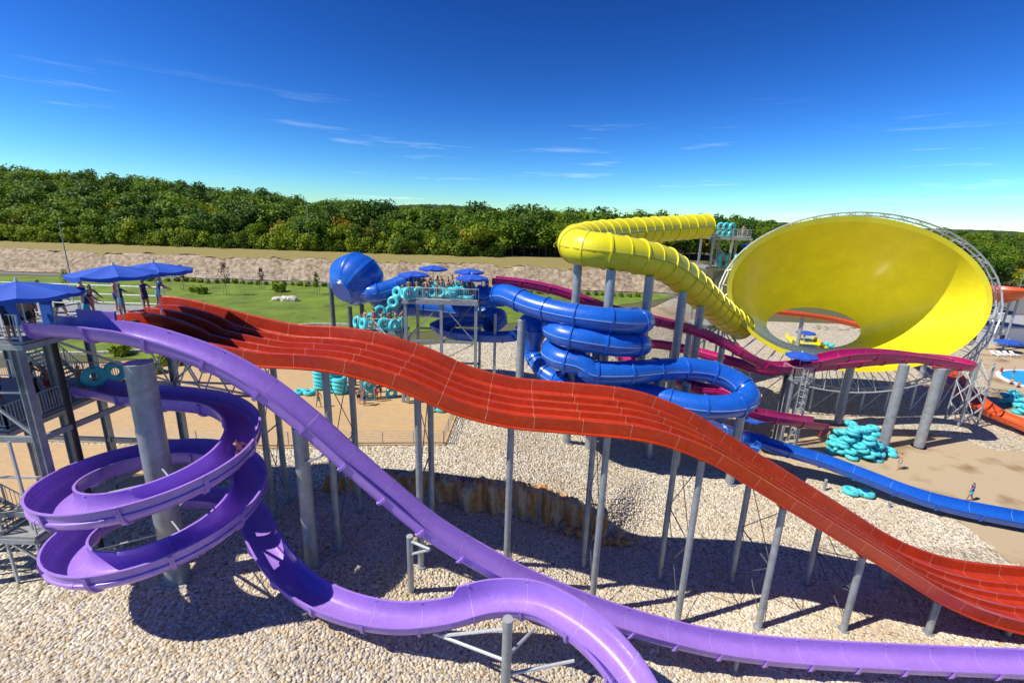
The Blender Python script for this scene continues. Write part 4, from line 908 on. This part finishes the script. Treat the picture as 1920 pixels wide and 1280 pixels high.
for k in range(3):
    for i in range(NA): mb.f.append((k * NA + i, k * NA + (i + 1) % NA, (k + 1) * NA + (i + 1) % NA, (k + 1) * NA + i)); mb.mi.append(0)
mb.build('rim_lip', 'yellow', yl, 40)
for i in range(0, 48):
    t = 2 * math.pi * i / 48; mb = MB(); prev = None
    a = [fpt(t, f, .34) for f in (0, .15, .3, .45, .6, .8, 1)]
    for p, q in zip(a, a[1:]): mb.bar(p, q, .08, .22)
    mb.build('rib', 'yellow', yl)
# galvanised ring truss behind the rim
mb = MB()
def ring_fit(cx_, cy_, a_, b_, back):
    c_ = RC - RN * back; f_ = fit_ellipse([(cx_ + a_ * math.cos(q * .3927), cy_ + b_ * math.sin(q * .3927)) for q in range(16)], c_); out = []
    for i in range(64): u, v = f_(2 * math.pi * i / 64); out.append(c_ + RU * u + RV * v)
    return out
rA = ring_fit(1612, 567, 268, 169, 1.0); rB = ring_fit(1609, 566, 259, 162, 3.2); rC_ = [fpt(2 * math.pi * i / 64, .16, .1) for i in range(64)]
for i in range(64):
    j = (i + 1) % 64; mb.cyl(rA[i], rA[j], .1, n=6); mb.cyl(rB[i], rB[j], .1, n=6)
    mb.cyl(rA[i], rB[j] if i % 2 else rB[i], .05, n=5); mb.cyl(rA[j], rB[i] if i % 2 else rB[j], .05, n=5); mb.cyl(rB[i], rC_[i], .05, n=5)
    if i % 2 == 0: mb.cyl(rA[i], fpt(2 * math.pi * i / 64, .02, .1), .05, n=5)
mb.build('ring_truss', 'steel_pale', yl)
for i in list(range(34, 64, 3)):
    p = rB[i]
    if p.z > 14: continue
    g = ground(p.x, p.y); MB().cyl((p.x, p.y, g - .1), p, .12, n=8).build('leg', 'steel_pale', yl); q = rB[(i + 3) % 64]
    MB().cyl((p.x, p.y, g + .2), q, .06, n=6).build('brace', 'steel_pale', yl)
for d in (9, 17, 24, 29, 34, 38, 43, 47):
    o, S, U, t = YPp.frame(min(d, YPp.len - 1)); s_ = .6 if d != 29 else -.5
    single_pole(o.x + S.x * s_, o.y + S.y * s_, o.z - 1.6, .42, 'tall grey mast holding up the yellow tube', 'masts under the yellow tube')
# far start tower of the yellow slide
yt = empty('slide_tower', (32, 66, 0), 'tall far steel tower with stairs and rings where the yellow tube starts', 'tower'); ytc = at_y(1352, 440, 66)
x0 = ytc.x - 1.6
for k, z in enumerate((20.8, 16.6, 12.4, 8.2)):
    deck(yt, x0, x0 + 5.4, 64.6, 69, z, name='platform'); railing(yt, [(x0, 64.7, z), (x0 + 5.3, 64.7, z), (x0 + 5.3, 69, z)], step=.25)
    stairs(yt, (x0 + (.8 if k % 2 else 4.6), 68.2, z - 4.1), (x0 + (4.6 if k % 2 else .8), 68.2, z), 1.3, rail=False)
for x in (x0 + .1, x0 + 2.7, x0 + 5.3):
    for y in (64.7, 68.9): g = ground(x, y) - .2; MB().box((x, y, (20.8 + g) / 2), (.26, .26, 20.8 - g)).build('column', 'steel', yt)
for k, (dx, dz) in enumerate(((.5, 20.8), (1.2, 20.8), (2.0, 20.8), (4.4, 20.8), (1.0, 16.6), (2.0, 16.6), (3.1, 16.6), (4.0, 12.4))):
    person((x0 + dx, 65.6 + .3 * (k % 3), dz), -1 + k, ('stand', 'hips')[k % 2], 'swimmer in %s queueing on the far yellow-slide tower' % looks[k % 5], None, mats_[k % 5], 'skin_tan', group='queue on the far tower, ' + looks[k % 5])
    if k != 3: tube_ring((x0 + dx + .4, 65.1, dz + .9), (R(86), R(90), R(10 * k)), True, 'turquoise double ring held upright on the far tower', 'rings on the far tower')
umbrella(Vector((x0 + 7.4, 68, 20.0)), 1.7, 15.6, 'blue parasol on the side deck of the far tower'); deck(yt, x0 + 5.4, x0 + 9.2, 65.5, 69.5, 15.6, name='side_deck')
for k in range(7): tube_ring((x0 - 1.2 + 1.2 * (k % 3), 62 - .6 * (k // 3), 2.5 + ground(x0, 62) - 2.4 + .42 * (k // 3)), (0, 0, .5 * k), True, 'turquoise double ring stacked at the foot of the far tower', 'rings at the far tower foot')
MB()
# things seen through and beyond the funnel
orp = Path([at_y(1440, 588, 84), at_y(1500, 594, 83), at_y(1560, 603, 82), at_y(1620, 617, 80), at_y(1680, 632, 78), at_y(1760, 690, 66), at_y(1800, 735, 58), at_z(1850, 775, .9), at_z(1920, 805, .6), at_z(2050, 860, .5)])
orr = empty('orange_slide', (50, 70, 0), 'orange-red open slide running out behind the funnel towards the pool', 'water slide'); flume(orr, orp, half_pipe(2.6, .8), 'orange', 'orange', sec=4.)
for d in (6, 18, 30): o, S, U, t = orp.frame(d); single_pole(o.x, o.y, o.z - .1, .35, 'grey pole under the orange slide behind the funnel', 'poles under the orange slide')
ob = empty('orange_bowl', (0, 0, 0), 'shallow orange-red bowl slide beyond the funnel by the car park', 'water slide'); oc = at_y(1868, 545, 92); ob.location = (oc.x, oc.y, 0)
mb = MB(); mb.lathe([(a * .72, b * .72) for a, b in ((1.2, -3.2), (3, -2.6), (5.2, -1.3), (6.6, .3), (6.8, 1.0), (7.0, 1.0), (6.8, .1), (5.3, -1.5), (3, -2.9), (1.2, -3.5))], oc, 40); mb.build('bowl', 'orange', ob, 50)
for k in range(6): a = k * 1.047; MB().cyl((oc.x + 3.4 * math.cos(a), oc.y + 3.4 * math.sin(a), -1.2), (oc.x + 3.4 * math.cos(a), oc.y + 3.4 * math.sin(a), oc.z - 1.2), .2, n=10).build('leg', 'steel', ob)
ypad = empty('yellow_exit_chute', at_z(1510, 650, 0), 'flat yellow exit chute lying under the funnel mouth', 'water slide'); c = ypad.location
mb = MB(); mb.box((c.x, c.y, .5), (5, 12, .2), -.35); mb.build('bed', 'yellow', ypad)
for s_ in (-1, 1): MB().box((c.x + s_ * 2.5 * math.cos(-.35), c.y + s_ * 2.5 * math.sin(-.35), .85), (.18, 12, .9), -.35).build('side_wall', 'yellow', ypad)
person(on(1506, 641, .62), 2, 'walk', 'attendant in navy on the yellow exit chute', 'navy_cloth', 'aqua_cloth')
for k in range(6): p = at_z(1545 + 8 * (k % 4), 655 - 4 * (k // 4), 0); tube_ring((p.x, p.y, .05 + .4 * (k // 4)), (0, 0, k), True, 'turquoise double ring on the ground seen through the funnel', 'rings seen through the funnel')
umbrella(at_z(1512, 620, 2.6), 1.8, 0, 'blue parasol seen through the funnel mouth')

# ---------------------------------------------------------------- right-hand pavement: rings, people, pool
pc = at_z(1600, 850, 0); k = 0; pr_ = random.Random(4)
for lay in range(9):
    n = 6 if lay < 4 else (5 if lay < 6 else 3)
    for i in range(n):
        a = i * 2 * math.pi / n + lay * .5; rr = 1.5 * (1 - lay * .06) if n > 3 else .75
        tube_ring((pc.x + rr * math.cos(a) * 1.15, pc.y + rr * math.sin(a) * .8, .07 + lay * .33), (pr_.uniform(-.12, .12), pr_.uniform(-.12, .12), a + pr_.uniform(-.6, .6)), True, 'turquoise double ring in the big heap beside the magenta columns', 'big heap of rings')
q = at_z(1608, 926, .1); tube_ring((q.x, q.y, q.z), (0, 0, R(-12)), True, 'turquoise double ring lying alone on the gravel below the blue chute', scale=1.15)
q = at_z(1668, 850, .08); tube_ring((q.x, q.y, q.z), (.1, 0, 1), True, 'turquoise ring half hidden behind a magenta column')
person(on(1684, 879, .06), R(100), 'walk', 'older man in pale patterned shorts walking on the wet pavement', None, 'grey_cloth', 'skin')
person(on(1817, 938, .06), R(60), 'walk', 'attendant in blue shirt and aqua shorts walking beside the blue chute', 'blue_cloth', 'aqua_cloth', 'skin_tan')
person(on(1550, 834, .06), R(200), 'stand', 'man in dark trunks at the heap of rings', None, 'black_cloth', 'skin')
person(on(1536, 826, .06), R(160), 'stand', 'child in red swimwear at the end of the magenta slide', 'red_cloth', 'red_cloth', 'skin_tan', .75)
p = at_z(1405, 805, .5); umbrella(Vector((p.x, p.y, 2.4)), 1.6, 0, 'blue parasol on the pavement behind the blue exit tube')
p = at_z(1400, 690, 3.5); umbrella(Vector((p.x, p.y, 4.2)), 1.8, ground(p.x, p.y), 'blue parasol between the two magenta strands')
for k, (px, py) in enumerate(((1890, 755), (1905, 762), (1898, 748), (1915, 775))):
    p = at_z(px, py, .1); [tube_ring((p.x, p.y, .1 + .4 * j), (0, 0, k + j), True, 'turquoise double ring stacked beside the pool', 'rings stacked beside the pool') for j in range(3)]
ctr = at_z(2010, 724, 0); lx = at_z(1860, 700, 0); ax_ = (ctr - Vector((lx.x, lx.y, 0))).length
def ell(k, s_): a = 2 * math.pi * k / 64; return (ctr.x + ax_ * s_ * math.cos(a), ctr.y + ax_ * .85 * s_ * math.sin(a))
drape('pool', [ell(k, .955) for k in range(64)], 'pool_water', .12)
mb = MB()
for s_, z in ((.95, .10), (.95, .24), (1.03, .24), (1.03, .05)):
    for k in range(64): mb.v.append((*ell(k, s_), z))
for j in range(3):
    for k in range(64): mb.f.append((j * 64 + k, j * 64 + (k + 1) % 64, (j + 1) * 64 + (k + 1) % 64, (j + 1) * 64 + k)); mb.mi.append(0)
tag(mb.build('pool_edge', 'pool_edge'), 'white raised rim round the oval pool', 'pool rim')
for k, (px, py) in enumerate(((1874, 706), (1898, 705), (1893, 728), (1906, 734))): person(on(px, py, -.6), k, 'stand', ('bather in red by the pool rim', 'tanned bather standing in the pool', 'bather low in the water near the pool rim', 'bather with a child at the near pool rim')[k], None if k else 'red_cloth', 'red_cloth' if k == 0 else 'navy_cloth')
p = at_z(1884, 660, 0); umbrella(Vector((p.x, p.y, 2.6)), 2.1, 0, 'blue parasol over the sun loungers by the white wall')
for k in range(4):
    p = at_z(1868 + 12 * k, 668, 0); rt = empty('sun_lounger', (p.x, p.y, .07), 'white sun lounger in the row by the white wall', 'lounger', 'loungers by the white wall')
    MB().box((p.x, p.y, .38), (.65, 1.3, .08)).build('seat', 'white_paint', rt); MB().bar((p.x, p.y + .65, .4), (p.x, p.y + 1.2, .8), .65, .07).build('backrest', 'white_paint', rt)
    for a, b in ((-.28, -.5), (.28, -.5), (-.28, .6), (.28, .6)): MB().box((p.x + a, p.y + b, .2), (.06, .06, .36)).build('leg', 'white_paint', rt)
a = at_z(1800, 648, 0); b = at_z(2000, 640, 0); bd = empty('flat_building', (a.x, a.y, 0), 'long low white building with a grey flat roof beside the pool', 'building')
MB().box((a.x + 30, a.y + 8, 1.9), (62, 14, 3.8)).build('wall', 'white_paint', bd); MB().box((a.x + 30, a.y + 8.2, 4.0), (62.8, 14.6, .35)).build('roof', 'grey_wall', bd)
for k in range(6): MB().box((a.x + 3 + 6 * k, a.y + .96, 1.7), (1.6, .08, 1.2)).build('window', 'glass_dark', bd)

# ---------------------------------------------------------------- car park
drape('car_park', [(92, 112), (230, 112), (260, 170), (100, 170)], 'asphalt', .06)
def car_proto(m):
    rt = empty('parked_car', (0, 0, 0)); mb = MB(); S_ = [(-2.1, .35), (-2.15, .75), (-1.3, .92), (-.75, 1.42), (.75, 1.45), (1.4, .98), (2.05, .85), (2.15, .4)]
    for y in (-.85, .85): mb.v += [(x, y * (1 if z < 1 else .82), z) for x, z in S_]
    n = len(S_); mb.f = [tuple(range(n)), tuple(range(2 * n - 1, n - 1, -1))] + [(i, (i + 1) % n, n + (i + 1) % n, n + i) for i in range(n)]; mb.mi = [0] * len(mb.f); mb.build('body', m, rt, 30)
    mb = MB()
    for y in (-1, 1): mb.add([(-1.05, y * .80, 1.0), (-.72, y * .745, 1.36), (.68, y * .745, 1.38), (1.15, y * .80, 1.02)], [(0, 1, 2, 3)])
    mb.add([(-1.28, -.72, .97), (-.80, -.66, 1.39), (-.80, .66, 1.39), (-1.28, .72, .97)], [(0, 1, 2, 3)]); mb.add([(1.36, -.72, 1.03), (.80, -.66, 1.42), (.80, .66, 1.42), (1.36, .72, 1.03)], [(0, 1, 2, 3)])
    for v in range(len(mb.v)): x, y, z = mb.v[v]; mb.v[v] = (x * 1.012, y * 1.03, z + .012)
    mb.build('windows', 'glass_dark', rt)
    for x in (-1.35, 1.35):
        for y in (-.82, .82): MB().cyl((x, y - .1, .32), (x, y + .1, .32), .32, n=14).build('wheel', 'tyre', rt)
    return rt
CN = {'car_dark': 'black', 'car_silver': 'silver', 'car_white': 'white', 'car_blue': 'dark blue'}
protos = {m: car_proto(m) for m in CN}; used = set()
ci = 0
for row in range(4):
    for k in range(11):
        m = ('car_dark', 'car_silver', 'car_dark', 'car_blue', 'car_white', 'car_dark', 'car_silver')[(ci * 3 + row) % 7]; ci += 1
        o = protos[m] if m not in used else copy_tree(protos[m]); used.add(m)
        x, y = 104 + k * 3.1 + row * 7, 118 + row * 9; o.location = (x, y, ground(x, y) + .07); o.rotation_euler = (0, 0, R(80))
        tag(o, '%s car parked in the far car park beyond the white building' % CN[m], 'car', '%s cars in the car park' % CN[m])

# ---------------------------------------------------------------- plaza: people, rings, fence
for k, (px, py, n, dbl) in enumerate(((603, 728, 6, False), (622, 733, 6, False), (638, 736, 4, False), (572, 738, 1, True))):
    p = at_z(px, py, 5.1)
    for j in range(n): tube_ring((p.x, p.y, 5.1 + .38 * j), (pr_.uniform(-.05, .05), pr_.uniform(-.05, .05), k + j * .4), dbl, ('turquoise single ring in the stacks on the sandy plaza' if not dbl else 'turquoise double ring flat on the plaza beside the stacks'), 'stacked single rings on the plaza' if not dbl else None, 1.25 if not dbl else 1)
person(on(598, 763, 5.1), R(70), 'walk', 'boy in patterned shorts walking alone across the plaza', None, 'grey_cloth', 'skin', .95)
for k, (px, py, kd, t, sh, lab) in enumerate(((673, 757, 'stand', None, 'black_cloth', 'man in long dark patterned trunks in the plaza group'), (684, 760, 'hips', None, 'blue_cloth', 'boy in blue shorts in the plaza group'), (679, 742, 'stand', None, 'aqua_cloth', 'youth in aqua trunks behind the plaza group'), (706, 752, 'stand', 'pink_cloth', 'pink_cloth', 'woman in a pink bikini in the plaza group'), (714, 745, 'stand', 'black_cloth', 'black_cloth', 'woman in a dark bikini beside the upright ring'))):
    person(on(px, py, 5.1), k * 1.3, kd, lab, t, sh, 'skin_tan' if k % 2 else 'skin', .95)
for k, (px, py, rx) in enumerate(((694, 745, 70), (733, 742, 78), (690, 725, 80))): p = at_z(px, py, 5.1); tube_ring((p.x, p.y, 5.95), (R(rx), R(90), R(20 * k)), True, ('turquoise double ring leaning amid the plaza group', 'turquoise double ring standing on end at the edge of the plaza group', 'turquoise double ring held up behind the plaza group')[k])
p = at_z(838, 770, 5); tube_ring((p.x, p.y, ground(p.x, p.y) + .12), (.05, 0, .3), True, 'turquoise double ring lying on gravel by the plaza fence', scale=1.1); tube_ring((p.x + .2, p.y + .8, ground(p.x, p.y) + .12), (.05, 0, .3), True, 'second turquoise ring tucked behind the one by the plaza fence')
fn = empty('plaza_fence', (-12, 31.2, 5), 'thin steel rail fence along the plaza edge', 'fence'); fp = [(-30, 30.75, 5.09), (-19, 31.05, 5.09), (-5.05, 32.25, 5.09), (-4.85, 38.8, 5.09)]
for a, b in zip(fp, fp[1:]):
    a, b = Vector(a), Vector(b); n = max(1, round((b - a).length / 2.2))
    for k in range(n + 1): q = a.lerp(b, k / n); MB().bar(q, q + Vector((0, 0, 1.05)), .05).build('post', 'steel', fn)
    for h in (.25, .45, .65, .85, 1.05): MB().cyl(a + Vector((0, 0, h)), b + Vector((0, 0, h)), .016, n=5).build('rail', 'steel', fn)
sg = at_z(775, 745, 5); tag(MB().box((sg.x, sg.y, 6.1), (.55, .12, 2.0)).box((sg.x, sg.y - .07, 6.3), (.42, .02, 1.2), mi=1).build('info_board', ['purple', 'white_paint']), 'narrow purple upright board beside the red slide poles', 'sign')
kb = empty('kerb_row', (-36, 62, 6), 'curved row of pale kerb stones edging the lawn', 'kerb'); KP = Path([(-62, 50, 0), (-46, 52, 0), (-37, 58.5, 0), (-31, 65.2, 0), (-22, 66.5, 0)])
for k in range(int(KP.len / .9)): o, S, U, t = KP.frame(k * .9); MB().box((o.x, o.y, ground(o.x, o.y) + .18), (.82, .38, .36), math.atan2(t.y, t.x)).build('kerb_stone', 'kerb_stone', kb)
p = at_z(535, 568, 6.3); rt = empty('boulder', p, 'pale flat boulder lying on the lawn', 'rock')
for k in range(3): o = bpy.data.objects.new('stone', smesh[k]); col.objects.link(o); o.material_slots[0].link = 'OBJECT'; o.material_slots[0].material = M['boulder']; o.location = (p.x + k * 1.3 - 1.3, p.y, ground(p.x, p.y) + .3); o.scale = (1.2, .7, .55 + .1 * k); par(o, rt)

# ---------------------------------------------------------------- vegetation
def leaf_cloud(n, blobs, size, seed, m):
    r_ = random.Random(seed); mb = MB()
    for _ in range(n):
        c, rad = r_.choice(blobs); d = Vector((r_.gauss(0, 1), r_.gauss(0, 1), r_.gauss(0, 1))).normalized(); q = Vector(c) + Vector((d.x * rad[0], d.y * rad[1], d.z * rad[2])) * (r_.uniform(.55, 1.04))
        nrm = (d + Vector((r_.gauss(0, .5), r_.gauss(0, .5), r_.gauss(.3, .5)))).normalized(); a = nrm.cross(Vector((r_.random(), r_.random(), r_.random() + .1))).normalized(); b = nrm.cross(a); s_ = size * r_.uniform(.6, 1.35)
        mb.add([q + a * s_, q + b * s_ * .7 + nrm * s_ * .15, q - a * s_, q - b * s_ * .7 - nrm * s_ * .1], [(0, 1, 2, 3)])
    return mb
def tree_proto(seed, h, wd, m, n=900, size=.34, trunk=.25, low=.28):
    r_ = random.Random(seed); rt = empty('tree', (0, 0, 0)); mb = MB(); mb.cyl((0, 0, -.5), (.1, 0, h * .45), trunk, trunk * .6, n=8); blobs = []
    for k in range(9):
        a = r_.uniform(0, 6.28); rr = wd * r_.uniform(.15, .62); z = h * r_.uniform(low + .1, .86); c = (rr * math.cos(a), rr * math.sin(a), z); s_ = wd * r_.uniform(.34, .55); blobs.append((c, (s_, s_, s_ * .8))); mb.cyl((.05, 0, h * .35), c, trunk * .45, trunk * .12, n=5)
    blobs.append(((0, 0, h * .8), (wd * .5, wd * .5, h * .2)))
    mb.build('trunk', 'bark', rt); leaf_cloud(n, blobs, size, seed, m).build('crown', m, rt, sharp=False); return rt
TP = [tree_proto(1, 9, 4.2, 'leaf_a'), tree_proto(2, 8, 4.6, 'leaf_b'), tree_proto(3, 10, 4.4, 'leaf_c'), tree_proto(4, 7, 4.0, 'leaf_d'), tree_proto(5, 9, 5.0, 'leaf_a'), tree_proto(6, 6, 4.4, 'leaf_b', low=.0)]
LBL = ('mid-green broadleaf tree at the front of the wood beyond the bank', 'bright green bushy tree at the front of the wood beyond the bank', 'dark green tall tree at the front of the wood beyond the bank', 'yellow-green tree at the front of the wood beyond the bank', 'broad mid-green tree at the front of the wood beyond the bank', 'low light green bush at the front of the wood beyond the bank')
tr = random.Random(21); used = [False] * 6
def put_tree(x, y, i, s_, lab=None, grp=None):
    o = TP[i] if not used[i] else copy_tree(TP[i]); used[i] = True
    o.location = (x, y, ground(x, y) - .1); o.scale = (s_ * tr.uniform(.9, 1.15), s_ * tr.uniform(.9, 1.15), s_); o.rotation_euler = (0, 0, tr.uniform(0, 6.28)); tag(o, lab or LBL[i], 'tree', grp or 'front trees of the wood, kind %s' % ('mid green', 'bright', 'dark', 'yellowish', 'broad', 'low bush')[i])
for k in range(70): put_tree(-150 + k * 2.1 + tr.uniform(-.8, .8), 124.5 + tr.uniform(0, 2), 5, tr.uniform(.45, .85))
for k in range(46): put_tree(-150 + k * 3.05 + tr.uniform(-1, 1), 126 + tr.uniform(0, 4), tr.choice((0, 1, 2, 3, 5, 5, 4)), tr.uniform(.75, 1.05))
for k in range(52): put_tree(-170 + k * 3.9 + tr.uniform(-1.5, 1.5), 134 + tr.uniform(0, 8), tr.choice((0, 1, 2, 2, 3, 4)), tr.uniform(.9, 1.2))
for k in range(44): put_tree(-10 + k * 2.0 + tr.uniform(-1, 1), 122 + k * .5 + tr.uniform(0, 14), tr.choice((0, 2, 4, 1)), tr.uniform(.95, 1.25))
for k in range(40): put_tree(100 + k * 3.6 + tr.uniform(-2, 2), 176 + tr.uniform(0, 20), tr.choice((0, 1, 2, 4, 5)), tr.uniform(.9, 1.3), 'tree in the belt behind the car park', 'trees behind the car park')
# the wood behind reads as one mass
def wood(name, points, src, smin, smax, label):
    smin *= .75; smax *= 1.12
    me = bpy.data.meshes.new(name); me.from_pydata([(x, y, ground(x, y) - .2) for x, y in points], [], []); o = bpy.data.objects.new(name, me); col.objects.link(o)
    ng = bpy.data.node_groups.new(name, 'GeometryNodeTree'); ng.interface.new_socket('Geometry', in_out='INPUT', socket_type='NodeSocketGeometry'); ng.interface.new_socket('Geometry', in_out='OUTPUT', socket_type='NodeSocketGeometry')
    N = ng.nodes.new; gi = N('NodeGroupInput'); go = N('NodeGroupOutput'); mp_ = N('GeometryNodeMeshToPoints'); io = N('GeometryNodeInstanceOnPoints'); oi = N('GeometryNodeObjectInfo'); oi.inputs['Object'].default_value = src; oi.inputs['As Instance'].default_value = True; oi.transform_space = 'ORIGINAL'
    rv = N('FunctionNodeRandomValue'); rv.inputs[2].default_value = smin; rv.inputs[3].default_value = smax; rr = N('FunctionNodeRandomValue'); rr.data_type = 'FLOAT_VECTOR'; rr.inputs[0].default_value = (0, 0, 0); rr.inputs[1].default_value = (.1, .1, 6.28)
    k = ng.links.new; k(gi.outputs[0], mp_.inputs[0]); k(mp_.outputs[0], io.inputs['Points']); k(oi.outputs['Geometry'], io.inputs['Instance']); k(rr.outputs[0], io.inputs['Rotation']); k(rv.outputs[1], io.inputs['Scale']); k(io.outputs[0], go.inputs[0])
    o.modifiers.new('scatter', 'NODES').node_group = ng; return tag(o, label, 'wood', kind='stuff')
allp = [[] for _ in range(5)]
for _ in range(3000):
    y = 142 + 330 * tr.random() ** 1.4; x = y * tr.uniform(-1.35, .62)
    if y < 168 and x > 60: continue
    allp[tr.randrange(5)].append((x, y))
for _ in range(700):
    y = 200 + 300 * tr.random(); x = y * tr.uniform(.6, 1.35); allp[tr.randrange(5)].append((x, y))
for i in range(5):
    cr_ = [c for c in TP[i].children if c.name.startswith('crown')][0]; wood('wood', allp[i], cr_, .95, 1.35, 'dense mixed green wood covering the hill behind the park')
# far hills
for k, (bear, dist, hh, ww) in enumerate(((-.16, 900, 34, 260), (.10, 1300, 22, 500), (.62, 1100, 26, 420), (.95, 1000, 22, 480), (-.6, 1500, 20, 700))):
    mb = MB(); n1, n2 = 90, 26; rh = random.Random(k); cx_, cy_ = bear * dist, dist
    for j in range(n2):
        for i in range(n1):
            u, v = i / (n1 - 1) * 2 - 1, j / (n2 - 1) * 2 - 1; h_ = hh * max(0, 1 - u * u) ** 1.2 * max(0, 1 - v * v) + rh.uniform(0, 3.5) * (1 - u * u)
            mb.v.append((cx_ + u * ww, cy_ + v * ww * .35, 11 + h_))
    for j in range(n2 - 1):
        for i in range(n1 - 1): mb.f.append((j * n1 + i, j * n1 + i + 1, (j + 1) * n1 + i + 1, (j + 1) * n1 + i)); mb.mi.append(0)
    tag(mb.build('hill', 'far_wood', None, sharp=False), kind='structure')
# saplings and shrubs on the lawn
def sapling(px, py, zg, h, m, lab):
    p = at_z(px, py, zg); rt = empty('sapling', (p.x, p.y, ground(p.x, p.y)), lab, 'tree'); g = ground(p.x, p.y)
    MB().cyl((p.x, p.y, g), (p.x, p.y, g + h), .05, .02, n=6).build('trunk', 'bark', rt)
    mb = leaf_cloud(260, [((p.x, p.y, g + h * .55), (h * .13, h * .13, h * .2)), ((p.x + .1, p.y, g + h * .75), (h * .16, h * .16, h * .2)), ((p.x, p.y, g + h * .92), (h * .08, h * .08, h * .14))], .13, px, m); mb.build('crown', m, rt, sharp=False)
    for a in (-.5, .5): MB().cyl((p.x + a, p.y, g), (p.x + a, p.y, g + 1.5), .035, n=6).build('stake', 'wood_stake', rt)
sapling(345, 545, 7, 5.0, 'leaf_red', 'dark red-leaved sapling closest to the far parasol'); sapling(425, 552, 7, 6.2, 'leaf_red', 'tallest dark red-leaved sapling on the lawn'); sapling(492, 544, 7, 4.4, 'leaf_red', 'smaller dark red sapling by the hedge')
sapling(595, 555, 6.6, 4.2, 'leaf_a', 'green sapling with stakes beside the blue ball'); sapling(130, 560, 6.5, 5.0, 'leaf_a', 'green sapling behind the wide parasol on the tower'); sapling(1155, 535, 6.6, 5, 'leaf_b', 'leafy green sapling between the yellow tube masts'); sapling(1095, 540, 6.6, 3.6, 'leaf_b', 'small green sapling below the yellow tube bend')
sapling(938, 520, 7, 4, 'leaf_c', 'slim conifer sapling right of the crowded platform'); sapling(915, 515, 7, 4.5, 'leaf_c', 'slim conifer sapling behind the front parasol')
sh0 = None
for k in range(64):
    x = -84 + k * 1.75; y = 96.2 + .4 * math.sin(k); 
    if sh0 is None: sh0 = leaf_cloud(110, [((0, 0, .5), (.7, .6, .55))], .2, 5, 'leaf_b').build('hedge_shrub', 'leaf_b', None, sharp=False); o = sh0
    else: o = inst(sh0)
    o.location = (x, y, ground(x, y)); s_ = tr.uniform(.8, 1.25); o.scale = (s_, s_, s_); o.rotation_euler = (0, 0, k); tag(o, 'small green shrub in the hedge row along the lawn edge', 'shrub', 'hedge row')
for k, (px, py) in enumerate(((365, 560), (380, 563), (70, 580), (52, 590), (225, 660), (255, 640), (285, 690), (320, 675), (290, 650), (525, 560), (1080, 545), (1190, 540))):
    p = at_z(px, py, 5.6); o = inst(sh0); o.location = (p.x, p.y, ground(p.x, p.y)); s_ = tr.uniform(1.0, 2.0); o.scale = (s_, s_, s_); tag(o, 'loose green shrub planted on the lawn and beds', 'shrub', 'shrubs on the lawn')
def lamp(px, pyb, zg, h, lab):
    p = at_z(px, pyb, zg); g = ground(p.x, p.y); rt = empty('lamp_post', (p.x, p.y, g), lab, 'lamp post'); MB().cyl((p.x, p.y, g), (p.x, p.y, g + h), .13, .07, n=10).build('pole', 'steel', rt); MB().bar((p.x, p.y, g + h), (p.x + 1.0, p.y, g + h + .08), .3, .12).build('lamp_head', 'steel_pale', rt)
lamp(133, 522, 7.3, 11.5, 'tall lamp post rising behind the left tower'); lamp(585, 506, 7.3, 12, 'tall lamp post behind the blue ball'); lamp(855, 500, 7.3, 11, 'tall lamp post behind the crowded platform'); lamp(1897, 585, 0, 13, 'lamp post at the car park')
ff = empty('mesh_fence', (-30, 98, 7), 'thin wire fence along the service road behind the hedge', 'fence')
for k in range(48): x = -84 + k * 2.5; MB().bar((x, 98.2, ground(x, 98.2)), (x, 98.2, ground(x, 98.2) + 1.9), .06).build('post', 'steel', ff)
for h in (.3, .9, 1.4, 1.85): MB().cyl((-84, 98.2, 7.2 + h), (34, 98.2, 7.2 + h), .012, n=4).build('wire', 'steel', ff)
p = at_z(738, 508, 7.3); cn = empty('site_container', (p.x, p.y, 7.3), 'white container cabin parked on the service road', 'container'); MB().box((p.x, p.y + 2, 8.7), (9, 2.6, 2.8)).build('body', 'white_paint', cn)
for k in range(8): MB().box((p.x - 4 + k * 1.14, p.y + .66, 8.7), (.1, .08, 2.5)).build('panel_rib', 'white_paint', cn)
